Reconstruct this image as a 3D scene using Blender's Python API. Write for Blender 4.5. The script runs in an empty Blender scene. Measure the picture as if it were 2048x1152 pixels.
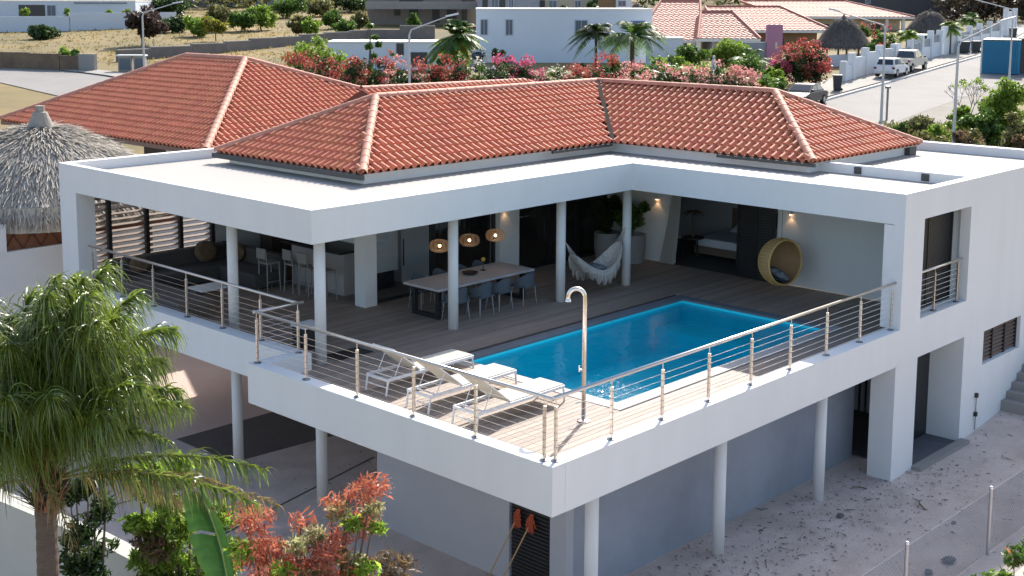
import bpy, bmesh, math, random
import numpy as np
from mathutils import Vector, Matrix
rad = math.radians
scene = bpy.context.scene
COL = scene.collection

# ------------------------------------------------------------------ camera
CF, CX, CY = 2528.7, 972.8, 355.5
CP = Vector((-13.653, -11.927, 6.941))
yaw, pit, rol = rad(44.287), rad(-8.069), rad(0.107)
FW = Vector((math.cos(yaw)*math.cos(pit), math.sin(yaw)*math.cos(pit), math.sin(pit)))
r0 = Vector((math.sin(yaw), -math.cos(yaw), 0)); u0 = r0.cross(FW)
RT = r0*math.cos(rol) + u0*math.sin(rol); UPV = -r0*math.sin(rol) + u0*math.cos(rol)
cam = bpy.data.cameras.new('camera'); camo = bpy.data.objects.new('camera', cam); COL.objects.link(camo)
camo.matrix_world = Matrix(((RT.x, UPV.x, -FW.x, CP.x), (RT.y, UPV.y, -FW.y, CP.y), (RT.z, UPV.z, -FW.z, CP.z), (0, 0, 0, 1)))
cam.sensor_width = 36; cam.lens = CF/2048*36
cam.shift_x = (1024-CX)/2048; cam.shift_y = (CY-576)/2048
cam.clip_start = 0.1; cam.clip_end = 3000
scene.camera = camo
# ------------------------------------------------------------------ world, sun
SUN = Vector((1.222, 0.549, 1.0)).normalized()
w = bpy.data.worlds.new('World'); scene.world = w; w.use_nodes = True
nt = w.node_tree; nt.nodes.clear()
sky = nt.nodes.new('ShaderNodeTexSky'); sky.sky_type = 'NISHITA'; sky.sun_disc = False
sky.sun_elevation = math.asin(SUN.z); sky.sun_rotation = math.atan2(SUN.x, SUN.y)
sky.air_density = 1.0; sky.dust_density = 2.2; sky.ozone_density = 0.8
bg = nt.nodes.new('ShaderNodeBackground'); bg.inputs[1].default_value = 0.145
wo = nt.nodes.new('ShaderNodeOutputWorld')
nt.links.new(sky.outputs[0], bg.inputs[0]); nt.links.new(bg.outputs[0], wo.inputs[0])
sl = bpy.data.lights.new('sun', 'SUN'); sl.energy = 4.2; sl.angle = rad(0.5); sl.color = (1, 0.95, 0.87)
so = bpy.data.objects.new('sun', sl); COL.objects.link(so)
so.rotation_euler = (-SUN).to_track_quat('-Z', 'Y').to_euler()
so.location = (30, 15, 40)
scene.view_settings.view_transform = 'Standard'; scene.view_settings.look = 'None'
scene.view_settings.exposure = 0.85; scene.view_settings.gamma = 1; scene.view_settings.use_curve_mapping = False

# ------------------------------------------------------------------ terrain
TS = [(-200, -3.35), (40, -3.35), (46, -2.6), (60, -1.7), (78, -.6), (100, .7), (130, 2.2), (160, 3.6), (200, 5.2), (260, 8.2), (400, 16), (900, 40)]
HX, HY = math.cos(yaw), math.sin(yaw)
def depth(x, y): return (x-CP.x)*HX + (y-CP.y)*HY
_ts = np.array([a for a, b in TS], float); _tz = np.array([b for a, b in TS], float)
def zt(x, y): return float(np.interp(depth(x, y), _ts, _tz))
def ray(px, py): return FW + RT*((px-CX)/CF) - UPV*((py-CY)/CF)
def DP(px, py, s): return CP + ray(px, py)*s                       # a surveyed point at depth s
def PS(px, s):                                                      # ground point at depth s
    z = -1.0
    for _ in range(6):
        a = DP(px, 0, s); b = DP(px, 1000, s)
        t = (z-a.z)/(b.z-a.z); P = a.lerp(b, t); z = zt(P.x, P.y)
    return Vector((P.x, P.y, z))
def GP(px, py):
    d = ray(px, py); t = 20.0
    while t < 800:
        P = CP + d*t
        if P.z <= zt(P.x, P.y): break
        t += 0.25
    return Vector((P.x, P.y, zt(P.x, P.y)))
def PZ(px, py, z):
    d = ray(px, py); t = (z-CP.z)/d.z
    return CP + d*t

# ------------------------------------------------------------------ materials
MATS = {}
def mat(name, col, rough=.7, metal=0, var=0.0, vs=3.0, bump=0.0, bs=20.0, rnd=0.0, island=False, col2=None, spec=None, trans=0, stretch=None, dirt=0.0, emit=None, es=0, hue=0.0):
    if name in MATS: return MATS[name]
    m = bpy.data.materials.new(name); m.use_nodes = True; MATS[name] = m
    n = m.node_tree.nodes; l = m.node_tree.links
    p = n['Principled BSDF']
    p.inputs['Roughness'].default_value = rough; p.inputs['Metallic'].default_value = metal
    if spec is not None: p.inputs['Specular IOR Level'].default_value = spec
    c = (col[0], col[1], col[2], 1)
    p.inputs['Base Color'].default_value = c
    pos = n.new('ShaderNodeNewGeometry')
    out = None
    src = pos.outputs['Position']
    if stretch:
        mp = n.new('ShaderNodeMapping'); mp.inputs['Scale'].default_value = stretch
        l.new(src, mp.inputs['Vector']); src = mp.outputs[0]
    def mixc(fac, a, b, mode='MIX'):
        x = n.new('ShaderNodeMix'); x.data_type = 'RGBA'; x.blend_type = mode
        if isinstance(fac, (int, float)): x.inputs[0].default_value = fac
        else: l.new(fac, x.inputs[0])
        for i, v in ((6, a), (7, b)):
            if isinstance(v, tuple): x.inputs[i].default_value = v
            else: l.new(v, x.inputs[i])
        return x.outputs[2]
    cur = c
    c2 = (col2[0], col2[1], col2[2], 1) if col2 else tuple(v*.55 for v in c[:3])+(1,)
    if var:
        nz = n.new('ShaderNodeTexNoise'); nz.inputs['Scale'].default_value = vs; nz.inputs['Detail'].default_value = 6; nz.inputs['Roughness'].default_value = .65
        l.new(src, nz.inputs['Vector'])
        rp = n.new('ShaderNodeMapRange'); rp.inputs[1].default_value = .35; rp.inputs[2].default_value = .7; rp.inputs[4].default_value = var
        l.new(nz.outputs['Fac'], rp.inputs[0])
        cur = mixc(rp.outputs[0], cur, c2)
    if dirt:
        nz = n.new('ShaderNodeTexNoise'); nz.inputs['Scale'].default_value = .45; nz.inputs['Detail'].default_value = 8
        l.new(pos.outputs['Position'], nz.inputs['Vector'])
        rp = n.new('ShaderNodeMapRange'); rp.inputs[1].default_value = .5; rp.inputs[2].default_value = .8; rp.inputs[4].default_value = dirt
        l.new(nz.outputs['Fac'], rp.inputs[0])
        cur = mixc(rp.outputs[0], cur, (.42, .36, .3, 1))
    if rnd:
        if island:
            o1 = pos.outputs['Random Per Island']; o2 = n.new('ShaderNodeObjectInfo').outputs['Random']
            ad = n.new('ShaderNodeMath'); ad.operation = 'ADD'; l.new(o1, ad.inputs[0]); l.new(o2, ad.inputs[1])
            fr = n.new('ShaderNodeMath'); fr.operation = 'FRACT'; l.new(ad.outputs[0], fr.inputs[0]); rr = fr.outputs[0]
        else: rr = n.new('ShaderNodeObjectInfo').outputs['Random']
        mr = n.new('ShaderNodeMapRange'); mr.inputs[3].default_value = 1-rnd; mr.inputs[4].default_value = 1+rnd*.6
        l.new(rr, mr.inputs[0])
        cb = n.new('ShaderNodeCombineColor'); 
        for i in range(3): l.new(mr.outputs[0], cb.inputs[i])
        cur = mixc(1.0, cur, cb.outputs[0], 'MULTIPLY')
        if hue:
            hs = n.new('ShaderNodeHueSaturation'); h2 = n.new('ShaderNodeMapRange'); h2.inputs[3].default_value = .5-hue; h2.inputs[4].default_value = .5+hue
            wn = n.new('ShaderNodeMath'); wn.operation = 'MULTIPLY'; wn.inputs[1].default_value = 7.31; l.new(rr, wn.inputs[0])
            f2 = n.new('ShaderNodeMath'); f2.operation = 'FRACT'; l.new(wn.outputs[0], f2.inputs[0]); l.new(f2.outputs[0], h2.inputs[0])
            l.new(h2.outputs[0], hs.inputs['Hue'])
            if isinstance(cur, tuple): hs.inputs['Color'].default_value = cur
            else: l.new(cur, hs.inputs['Color'])
            cur = hs.outputs[0]
    if not isinstance(cur, tuple): l.new(cur, p.inputs['Base Color'])
    if bump:
        nb = n.new('ShaderNodeTexNoise'); nb.inputs['Scale'].default_value = bs; nb.inputs['Detail'].default_value = 5
        l.new(src, nb.inputs['Vector'])
        b = n.new('ShaderNodeBump'); b.inputs['Strength'].default_value = bump; b.inputs['Distance'].default_value = .03
        l.new(nb.outputs['Fac'], b.inputs['Height']); l.new(b.outputs[0], p.inputs['Normal'])
    if trans:
        t = n.new('ShaderNodeBsdfTranslucent'); mx = n.new('ShaderNodeMixShader'); mx.inputs[0].default_value = trans
        if isinstance(cur, tuple): t.inputs[0].default_value = cur
        else: l.new(cur, t.inputs[0])
        l.new(p.outputs[0], mx.inputs[1]); l.new(t.outputs[0], mx.inputs[2]); l.new(mx.outputs[0], n['Material Output'].inputs[0])
    if emit:
        p.inputs['Emission Color'].default_value = (*emit, 1); p.inputs['Emission Strength'].default_value = es
    return m
def glass_mat(name, tint, gloss=.0, rough=.02, dark=None):
    if name in MATS: return MATS[name]
    m = bpy.data.materials.new(name); m.use_nodes = True; MATS[name] = m
    n = m.node_tree.nodes; l = m.node_tree.links; n.remove(n['Principled BSDF'])
    t = n.new('ShaderNodeBsdfTransparent'); t.inputs[0].default_value = (*tint, 1)
    g = n.new('ShaderNodeBsdfGlossy'); g.inputs['Roughness'].default_value = rough
    f = n.new('ShaderNodeFresnel'); f.inputs[0].default_value = 1.45
    a = n.new('ShaderNodeMath'); a.operation = 'ADD'; a.inputs[1].default_value = gloss; a.use_clamp = True
    x = n.new('ShaderNodeMixShader')
    l.new(f.outputs[0], a.inputs[0]); l.new(a.outputs[0], x.inputs[0]); l.new(t.outputs[0], x.inputs[1]); l.new(g.outputs[0], x.inputs[2])
    l.new(x.outputs[0], n['Material Output'].inputs[0])
    return m

WHITE = mat('white_render', (.80, .80, .79), .85, var=.2, vs=1.4, stretch=(1, 1, .22), col2=(.62, .60, .57), bump=.12, bs=45, dirt=.05)
ROOFW = mat('roof_coating', (.37, .35, .325), .8, var=.12, vs=.8, bump=.1, bs=30, dirt=.12, col2=(.35, .31, .27))
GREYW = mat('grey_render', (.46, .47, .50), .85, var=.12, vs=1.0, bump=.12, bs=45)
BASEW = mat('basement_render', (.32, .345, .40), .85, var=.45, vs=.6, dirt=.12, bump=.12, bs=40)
CEIL = mat('soffit_paint', (.55, .54, .52), .9)
WOOD = mat('deck_wood', (.37, .295, .24), .65, var=.5, vs=2.0, bump=.25, bs=8, rnd=.2, island=True, col2=(.20, .145, .115), stretch=(1, 14, 1))
STONE = mat('pool_stone', (.45, .43, .40), .7, var=.2, vs=4, rnd=.1, island=True)
POOLT = mat('pool_plaster', (.03, .90, 1.0), .5, var=.25, vs=1.0, col2=(.03, .66, .82))
STEEL = mat('brushed_steel', (.74, .68, .62), .30, metal=1.0, var=.2, vs=6)
STEELD = mat('dark_steel', (.25, .25, .27), .4, metal=.8)
BLACK = mat('black_frame', (.018, .018, .02), .45)
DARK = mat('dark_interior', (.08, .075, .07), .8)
TILE = mat('terracotta', (.65, .24, .135), .65, spec=.3, var=.35, vs=3, bump=.08, bs=60, rnd=.12, island=True, col2=(.47, .15, .085), hue=.006)
TILER = mat('terracotta_ridge', (.62, .28, .185), .7, var=.3, vs=6, rnd=.15, island=True, col2=(.45, .17, .12))
TILEU = mat('roof_underlay', (.16, .06, .04), .9)
GUTTER = mat('dark_gutter', (.06, .06, .065), .5)
GROUND = mat('sandy_ground', (.66, .555, .50), .95, var=.75, dirt=.55, vs=.9, bump=.5, bs=25, col2=(.43, .34, .29))
ASPH = mat('old_asphalt', (.25, .235, .22), .9, var=.5, vs=.35, bump=.2, bs=30, col2=(.18, .17, .16))
CONC = mat('concrete', (.30, .28, .26), .9, var=.4, vs=1.2, bump=.2, bs=20, col2=(.28, .26, .24))
BLOCK = mat('concrete_block', (.20, .18, .17), .95, var=.5, vs=1.5, bump=.3, bs=8, col2=(.11, .10, .09))
GRASS = mat('dry_field', (.27, .185, .065), .95, var=1.0, vs=.06, bump=.6, bs=1.5, col2=(.10, .09, .034))
THATCH = mat('thatch', (.50, .455, .39), .95, var=.7, vs=5, bump=.8, bs=14, rnd=.35, island=True, col2=(.28, .245, .21), stretch=(1, 1, .25))
THATCHD = mat('thatch_dark', (.17, .145, .13), .95, var=.6, vs=3, bump=.8, bs=10, rnd=.4, island=True, col2=(.08, .07, .06), stretch=(1, 1, .25))
TRUNK = mat('palm_trunk', (.15, .11, .085), .9, var=.6, vs=14, bump=.8, bs=25, stretch=(.4, .4, 3))
BARK = mat('bark', (.16, .12, .09), .9, var=.4, vs=8)
def leaf(name, c, c2, tr=.45, rough=.5, rnd=.5): return mat(name, c, rough, var=.7, vs=1.5, rnd=rnd, island=True, col2=c2, trans=tr, hue=.012)
L_PALM = mat('palm_leaf', (.20, .27, .04), .36, var=.5, vs=1.5, rnd=.65, island=True, col2=(.08, .14, .014), trans=.42, hue=.01, spec=1.0)
L_GREEN = leaf('green_leaf', (.13, .23, .04), (.06, .12, .02))
L_BRIGHT = leaf('bright_leaf', (.27, .40, .05), (.14, .24, .03))
L_DARK = leaf('dark_leaf', (.055, .10, .025), (.025, .05, .015))
L_OLIVE = leaf('olive_leaf', (.22, .22, .07), (.12, .12, .045))
L_LIME = leaf('shrub_leaf', (.36, .52, .07), (.18, .32, .04), tr=.6)
L_DRY = leaf('dry_leaf', (.22, .15, .07), (.12, .08, .05))
L_RED = leaf('red_leaf', (.64, .23, .13), (.40, .10, .06), rnd=.4)
L_VAR = leaf('cream_leaf', (.60, .54, .28), (.25, .30, .09))
F_RED = leaf('red_flower', (.46, .075, .055), (.40, .17, .13), rnd=.4)
F_PINK = leaf('pink_flower', (.72, .36, .32), (.55, .2, .19), rnd=.3)
F_MAG = leaf('magenta_flower', (.62, .12, .25), (.5, .12, .12), rnd=.3)
F_WHITE = leaf('white_flower', (.75, .70, .60), (.55, .5, .4), rnd=.2)

# ------------------------------------------------------------------ mesh helpers
class MB:
    def __init__(s): s.v = []; s.f = []
    def add(s, vs, fs):
        o = len(s.v); s.v.extend([tuple(p) for p in vs]); s.f.extend([tuple(i+o for i in f) for f in fs]); return s
    def box(s, x0, x1, y0, y1, z0, z1):
        if x0 > x1: x0, x1 = x1, x0
        if y0 > y1: y0, y1 = y1, y0
        if z0 > z1: z0, z1 = z1, z0
        return s.add([(x0,y0,z0),(x1,y0,z0),(x1,y1,z0),(x0,y1,z0),(x0,y0,z1),(x1,y0,z1),(x1,y1,z1),(x0,y1,z1)],
                     [(0,3,2,1),(4,5,6,7),(0,1,5,4),(1,2,6,5),(2,3,7,6),(3,0,4,7)])
    def quad(s, a, b, c, d): return s.add([a, b, c, d], [(0,1,2,3)])
    def poly(s, pts): return s.add(pts, [tuple(range(len(pts)))])
    def prism(s, pts, z0, z1):                      # polygon in plan (counter-clockwise), extruded up
        n = len(pts)
        vs = [(x, y, z0) for x, y in pts] + [(x, y, z1) for x, y in pts]
        fs = [tuple(reversed(range(n))), tuple(range(n, 2*n))] + [(i, (i+1) % n, n+(i+1) % n, n+i) for i in range(n)]
        return s.add(vs, fs)
    def hexa(s, p): return s.add(p, [(0,3,2,1),(4,5,6,7),(0,1,5,4),(1,2,6,5),(2,3,7,6),(3,0,4,7)])
    def tube(s, pts, r, n=8, cap=True):
        pts = [Vector(p) for p in pts]; m = len(pts)
        rs = r if isinstance(r, (list, tuple)) else [r]*m
        vs = []; fs = []; prev = None
        for i, p in enumerate(pts):
            d = (pts[min(i+1, m-1)] - pts[max(i-1, 0)]).normalized()
            if prev is None:
                a = Vector((0, 0, 1)) if abs(d.z) < .9 else Vector((1, 0, 0))
                x = d.cross(a).normalized()
            else: x = (prev - d*prev.dot(d)).normalized()
            prev = x; y = d.cross(x)
            for k in range(n):
                t = 2*math.pi*k/n; vs.append(p + (x*math.cos(t) + y*math.sin(t))*rs[i])
        for i in range(m-1):
            for k in range(n): fs.append((i*n+k, i*n+(k+1) % n, (i+1)*n+(k+1) % n, (i+1)*n+k))
        if cap: fs.append(tuple(reversed(range(n)))); fs.append(tuple((m-1)*n+k for k in range(n)))
        return s.add(vs, fs)
    def lathe(s, prof, c=(0, 0, 0), n=24, cap=False):
        vs = []; fs = []; m = len(prof)
        for r, z in prof:
            for k in range(n):
                t = 2*math.pi*k/n; vs.append((c[0]+r*math.cos(t), c[1]+r*math.sin(t), c[2]+z))
        for i in range(m-1):
            for k in range(n): fs.append((i*n+k, i*n+(k+1) % n, (i+1)*n+(k+1) % n, (i+1)*n+k))
        if cap: fs.append(tuple(reversed(range(n)))); fs.append(tuple((m-1)*n+k for k in range(n)))
        return s.add(vs, fs)
    def mesh(s, name, m, smooth=False):
        me = bpy.data.meshes.new(name); me.from_pydata(s.v, [], s.f); me.update()
        if m: me.materials.append(m)
        if smooth: me.polygons.foreach_set('use_smooth', [True]*len(me.polygons))
        return me
def wloc(o):
    v = Vector(o.location)
    while o.parent: o = o.parent; v += Vector(o.location)
    return v
def obj(name, mb, m=None, parent=None, smooth=False, world=True, label=None, bev=0):
    me = mb.mesh(name, m, smooth) if isinstance(mb, MB) else mb
    o = bpy.data.objects.new(name, me); COL.objects.link(o)
    if parent:
        o.parent = parent
        if world: o.location = -wloc(parent)
    if label: o['label'] = label
    if bev:
        b = o.modifiers.new('bevel', 'BEVEL'); b.width = bev; b.segments = 2; b.limit_method = 'ANGLE'
    return o
def thing(name, label, cat, loc=(0, 0, 0), group=None, rz=0):
    o = bpy.data.objects.new(name, None); COL.objects.link(o); o.location = loc; o.rotation_euler = (0, 0, rz)
    o.empty_display_size = .2
    o['label'] = label; o['category'] = cat
    if group: o['group'] = group
    return o
def tag(o, label, cat, group=None):
    o['label'] = label; o['category'] = cat
    if group: o['group'] = group
    return o
def struct(o): o['kind'] = 'structure'; return o
def stuff(o, label=None, cat=None):
    o['kind'] = 'stuff'
    if label: o['label'] = label
    if cat: o['category'] = cat
    return o
def dup(root, loc, rz=None, label=None, group=None, scale=None):
    def cp(o, par):
        c = o.copy(); COL.objects.link(c)
        if par: c.parent = par
        for ch in list(kids.get(o.name, [])): cp(ch, c)
        return c
    kids = {}
    def walk(o):
        kids[o.name] = list(o.children)
        for c in o.children: walk(c)
    walk(root)
    r = cp(root, None); r.location = loc
    if rz is not None: r.rotation_euler = (0, 0, rz)
    if scale: r.scale = scale
    if label: r['label'] = label
    if group: r['group'] = group
    return r
def npmesh(name, V, Fq, m, smooth=False):           # V (n,3), Fq (k,4) or (k,3)
    me = bpy.data.meshes.new(name); V = np.asarray(V, np.float32); Fq = np.asarray(Fq, np.int32)
    k, c = Fq.shape
    me.vertices.add(len(V)); me.vertices.foreach_set('co', V.ravel())
    me.loops.add(k*c); me.loops.foreach_set('vertex_index', Fq.ravel())
    me.polygons.add(k); me.polygons.foreach_set('loop_start', np.arange(0, k*c, c, dtype=np.int32))
    me.update(calc_edges=True)
    if smooth: me.polygons.foreach_set('use_smooth', [True]*k)
    if m: me.materials.append(m)
    return me
def instanced(base_v, base_f, mats):                # mats (k,4,4)
    bv = np.c_[np.asarray(base_v, float), np.ones(len(base_v))]; bf = np.asarray(base_f)
    V = np.einsum('kij,nj->kni', mats, bv)[:, :, :3]; k = len(mats)
    Fq = (bf[None] + (np.arange(k)*len(base_v))[:, None, None]).reshape(-1, bf.shape[1])
    return V.reshape(-1, 3), Fq

def leaves(rng, centers, spread, n, size, aspect=2.2, up=.3):
    """n folded leaf faces scattered round clump centres (each one island)"""
    C = np.asarray(centers, float); idx = rng.integers(0, len(C), n)
    sp = np.asarray(spread, float)
    d = rng.normal(size=(n, 3)); d /= np.linalg.norm(d, axis=1)[:, None]
    P = C[idx] + d*(rng.random((n, 1))**.5)*sp
    a = rng.normal(size=(n, 3)); a[:, 2] += up; a /= np.linalg.norm(a, axis=1)[:, None]
    b = np.cross(a, rng.normal(size=(n, 3))); b /= np.linalg.norm(b, axis=1)[:, None]
    s = size*(.6+.8*rng.random((n, 1)))
    L = a*s; W = b*s/aspect
    nrm = np.cross(a, b)*s*.12
    V = np.stack([P-L*.5, P-W*.5+nrm, P+L*.5, P+W*.5+nrm], 1).reshape(-1, 3)
    Fq = np.arange(n*4).reshape(-1, 4)
    return V, Fq
def clumps(rng, c, r, k, shell=.55):
    d = rng.normal(size=(k, 3)); d /= np.linalg.norm(d, axis=1)[:, None]
    return np.asarray(c) + d*np.asarray(r)*(shell+(1-shell)*rng.random((k, 1)))
_seed = [100]
def nrng(): _seed[0] += 1; return np.random.default_rng(_seed[0])
def tree(name, label, cat, base, h, wd, m, group=None, trunk=.35, n=1500, size=.25, k=26, flower=None, fl=.25, trunkr=None, lean=0):
    rng = nrng(); base = Vector(base)
    t = thing(name, label, cat, base, group)
    rz = h*(1-trunk)/2; cz = h - rz
    cl = clumps(rng, (lean, 0, cz), (wd/2*.85, wd/2*.85, rz*.85), max(8, int(k*.7)), .25)
    cl[:, 2] += rng.normal(0, rz*.12, len(cl))
    V, Fq = leaves(rng, cl, (wd*.17, wd*.17, wd*.13), n, size)
    V[:, 2] = np.maximum(V[:, 2], .02)
    obj('crown' if trunk > .08 else 'foliage', npmesh('crown', V, Fq, m), None, t, world=False)
    tr = trunkr or max(.03, h*.022)
    mb = MB(); mb.tube([(0, 0, -.3), (lean*.3, .02*h, h*.3), (lean*.8, 0, cz)], [tr*1.3, tr, tr*.45], 7)
    for i in range(0, len(cl), 4):
        c = cl[i]; mb.tube([(lean*.5, .01*h, h*max(trunk, .12)*(.7+.3*rng.random())), tuple((np.array((lean, 0, cz))*.4+c*.6) + [0, 0, -.1*h*.2]), tuple(c)], [tr*.5, tr*.3, tr*.12], 5)
    obj('trunk' if trunk > .08 else 'stem', mb, BARK, t, world=False)
    if flower:
        V, Fq = leaves(rng, clumps(rng, (lean, 0, cz+rz*.1), (wd/2*.95, wd/2*.95, rz*.95), max(8, int(k*.8)), .8), (wd*.14, wd*.14, wd*.10), int(n*fl*1.6), size*.62, 1.3)
        V[:, 2] = np.maximum(V[:, 2], .1)
        stuff(obj('flowers', npmesh('flowers', V, Fq, flower), None, t, world=False))
    return t
# ================================================================== GROUND
def terrain():
    N = 90
    ss = np.array([-60, -20, 0, 20, 34, 40, 42, 44, 46, 50, 55, 60, 66, 72, 78, 85, 92, 100, 110, 120, 130, 145, 160, 180, 200, 230, 260, 300, 350, 400, 600, 900])
    tt = np.linspace(-1, 1, 60)
    V = []
    for s in ss:
        for t in tt:
            wv = t*(120+abs(s)*1.1)
            x = CP.x+HX*s+HY*wv; y = CP.y+HY*s-HX*wv; z = float(np.interp(s, _ts, _tz))
            V.append((x, y, z))
    Fq = []
    n = len(tt)
    for i in range(len(ss)-1):
        for j in range(n-1): Fq.append((i*n+j, i*n+j+1, (i+1)*n+j+1, (i+1)*n+j))
    return npmesh('ground', V, Fq, None)
gm = terrain(); gm.materials.append(GRASS)
struct(obj('ground', gm))
def drape(name, quads, m, dz=.02):                 # strip following the terrain: list of (left, right) plan points
    V = []; Fq = []
    fine = []
    for (a, b), (c, d) in zip(quads[:-1], quads[1:]):
        k = max(1, int((Vector(c[:2])-Vector(a[:2])).length/3))
        for i in range(k):
            t = i/k; fine.append(((a[0]+(c[0]-a[0])*t, a[1]+(c[1]-a[1])*t), (b[0]+(d[0]-b[0])*t, b[1]+(d[1]-b[1])*t)))
    fine.append(quads[-1])
    M = 5
    for a, b in fine:
        for j in range(M+1):
            t = j/M; x = a[0]+(b[0]-a[0])*t; y = a[1]+(b[1]-a[1])*t; V.append((x, y, zt(x, y)+dz))
    for i in range(len(fine)-1):
        for j in range(M): q = i*(M+1)+j; Fq.append((q, q+M+1, q+M+2, q+1))
    me = npmesh(name, V, Fq, m)
    return struct(obj(name, me))
# sandy yard round and under the villa (flat, sheet above the terrain)
yard = MB(); 
NX, NY = 50, 50
rngy = np.random.default_rng(5)
yv = []; X0, X1, Y0, Y1 = -12, 22, -14, 34
for j in range(NY+1):
    for i in range(NX+1):
        x = X0+(X1-X0)*i/NX; y = Y0+(Y1-Y0)*j/NY
        if depth(x, y) > 39.5:
            pass
        z = max(zt(x, y), -3.35)+.03
        if x > 14.6 and y < 3: z += min(1.2, (x-14.6)*.10)
        yv.append((x, y, z))
yf = [(j*(NX+1)+i, j*(NX+1)+i+1, (j+1)*(NX+1)+i+1, (j+1)*(NX+1)+i) for j in range(NY) for i in range(NX)]
struct(obj('yard', npmesh('yard', yv, yf, GROUND)))
YZ = -3.32
# sunlit pinkish paving at the left back, and a dark patch painting the deep shade under the slab
PAV = mat('pink_paving', (.62, .48, .42), .9, var=.2, vs=1.0, bump=.2)
struct(obj('paving', MB().prism([(-3, 13.2), (13, 13.2), (13, 23.5), (-3, 23.5)], YZ-.02, YZ+.012), PAV))
SHADE_TONE = mat('undercroft_shade_tone', (.12, .10, .09), .9, var=.3, vs=2)
struct(obj('undercroft_shade', MB().prism([(1.7, 11.0), (9.5, 10.4), (9.5, 13.19), (1.7, 13.19)], YZ-.02, YZ+.012), SHADE_TONE))
jm = MB(); jm.box(-1.9, 4.4, 0, .03, 0, .004)
j = struct(obj('ground_joint', jm, BLACK)); j.location = (-.1, 8.0, YZ+.006); j.rotation_euler = (0, 0, rad(13))
jm = MB(); jm.box(-1.6, 1.4, 0, .03, 0, .004)
j = struct(obj('ground_joint', jm, BLACK)); j.location = (-1.5, 10.7, YZ+.006); j.rotation_euler = (0, 0, rad(-4))
# leaf litter and twigs on the yard
rng = np.random.default_rng(11)
n = 2400
px = np.where(rng.random(n) < .62, rng.uniform(2, 13, n), rng.uniform(-3, 20, n)); py = np.where(rng.random(n) < .5, rng.normal(-.1, .9, n), rng.uniform(-3.2, 12, n))
ok = ~((px > 1.8) & (px < 11.7) & (py > 1.2) & (py < 6.3)) & ~((px > 14.3) & (py > -.1))
px, py = px[ok], py[ok]; n = len(px)
a = rng.uniform(0, 6.28, n); L = rng.uniform(.015, .07, n)*np.where(rng.random(n) < .05, 2.2, 1); Wd = rng.uniform(.005, .016, n)
hz = np.array([max(zt(x, y), -3.35)+.045+(min(1.2, (x-14.6)*.10) if x > 14.6 and y < 3 else 0) for x, y in zip(px, py)])
ca, sa = np.cos(a), np.sin(a)
V = np.stack([np.c_[px-ca*L, py-sa*L, hz], np.c_[px+sa*Wd, py-ca*Wd, hz+.012], np.c_[px+ca*L, py+sa*L, hz], np.c_[px-sa*Wd, py+ca*Wd, hz+.012]], 1).reshape(-1, 3)
LIT = mat('dry_litter', (.16, .125, .11), .9, rnd=.5, island=True)
stuff(obj('leaf_litter', npmesh('leaf_litter', V, np.arange(n*4).reshape(-1, 4), LIT)), 'dry leaves and twigs scattered on the sandy yard below the villa', 'leaf litter')
def twig(loc, rz, s, label):
    mb = MB(); mb.tube([(-.4*s, 0, .02), (-.1*s, .03, .05), (.2*s, -.03, .03), (.45*s, .04, .02)], [.012, .016, .012, .006], 5)
    mb.tube([(-.1*s, .03, .05), (-.3*s, .2*s, .04)], [.012, .005], 5); mb.tube([(.2*s, -.03, .03), (.3*s, -.18*s, .03)], [.01, .004], 5)
    o = obj('twig', mb, BARK); o.location = loc; o.rotation_euler = (0, 0, rz); tag(o, label, 'twig')
twig((PZ(1840, 1010, YZ)[0], PZ(1840, 1010, YZ)[1], YZ), .8, .7, 'longest forked dead twig on the sand right of the third lower column')
twig((PZ(1718, 978, YZ)[0], PZ(1718, 978, YZ)[1], YZ), 2.2, .4, 'short dark twig on the sand in front of the square corner pier')
def rock(P, s, label):
    me = bpy.data.meshes.new('rock'); b = bmesh.new(); bmesh.ops.create_icosphere(b, subdivisions=2, radius=s)
    rr = random.Random(int(s*1000))
    for v in b.verts: v.co *= rr.uniform(.7, 1.2); v.co.z *= .6; v.co.x *= 1.25
    b.to_mesh(me); b.free(); me.materials.append(mat('rock', (.14, .15, .17), .9, var=.4, vs=9))
    o = bpy.data.objects.new('rock', me); COL.objects.link(o); o.location = (P[0], P[1], YZ+s*.4); tag(o, label, 'rock')
rock(PZ(1681, 1034, YZ), .07, 'small grey stone on open sand midway between columns and wire fence')
rock(PZ(1897, 1124, YZ), .12, 'largest grey stone lying behind the wire mesh near the bottom right plants')
rock(PZ(1857, 1148, YZ), .08, 'dark stone at the bottom edge beside the nearer wire fence post')
rock(PZ(1907, 1047, YZ), .05, 'tiny grey stone seen just through the upper edge of the wire mesh')

# ================================================================== VILLA
villa = thing('villa', 'large white modern villa with covered pool terrace on round columns and red tiled roof', 'house', (6, 5, YZ))
V_ = villa
DZ = -.35
wb = MB()
# flat roof slab + fascia upstand (two butted rectangles), top of roof 2.67, fascia 2.24..2.91
def P(name, mb, m=WHITE, **k): return obj(name, mb, m, villa, **k)
T = .16
ZS, ZR, ZT = 2.24, 2.67, 2.91
P('roof_slab', MB().box(1.13+T, 21.0, 7.18+T, 17.0, ZS+.004, ZR), ROOFW)
P('roof_slab', MB().box(11.13+T, 21.0, T, 7.18+T, ZS+.004, ZR), ROOFW)
P('soffit', MB().box(1.3, 21.0, 7.36, 16.98, ZS-.012, ZS), CEIL)
P('soffit', MB().box(11.3, 14.4, .46, 7.35, ZS-.012, ZS), CEIL)
f = MB()
f.box(1.13, 1.13+T, 7.18, 17.26, ZS, ZT)              # left front fascia (faces -u)
P('fascia', f)
P('fascia', MB().box(1.13+T, 11.13, 7.18, 7.18+T, ZS, ZT))
P('fascia', MB().box(11.13, 11.13+T, 0, 7.18+T, ZS, ZT))
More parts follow.
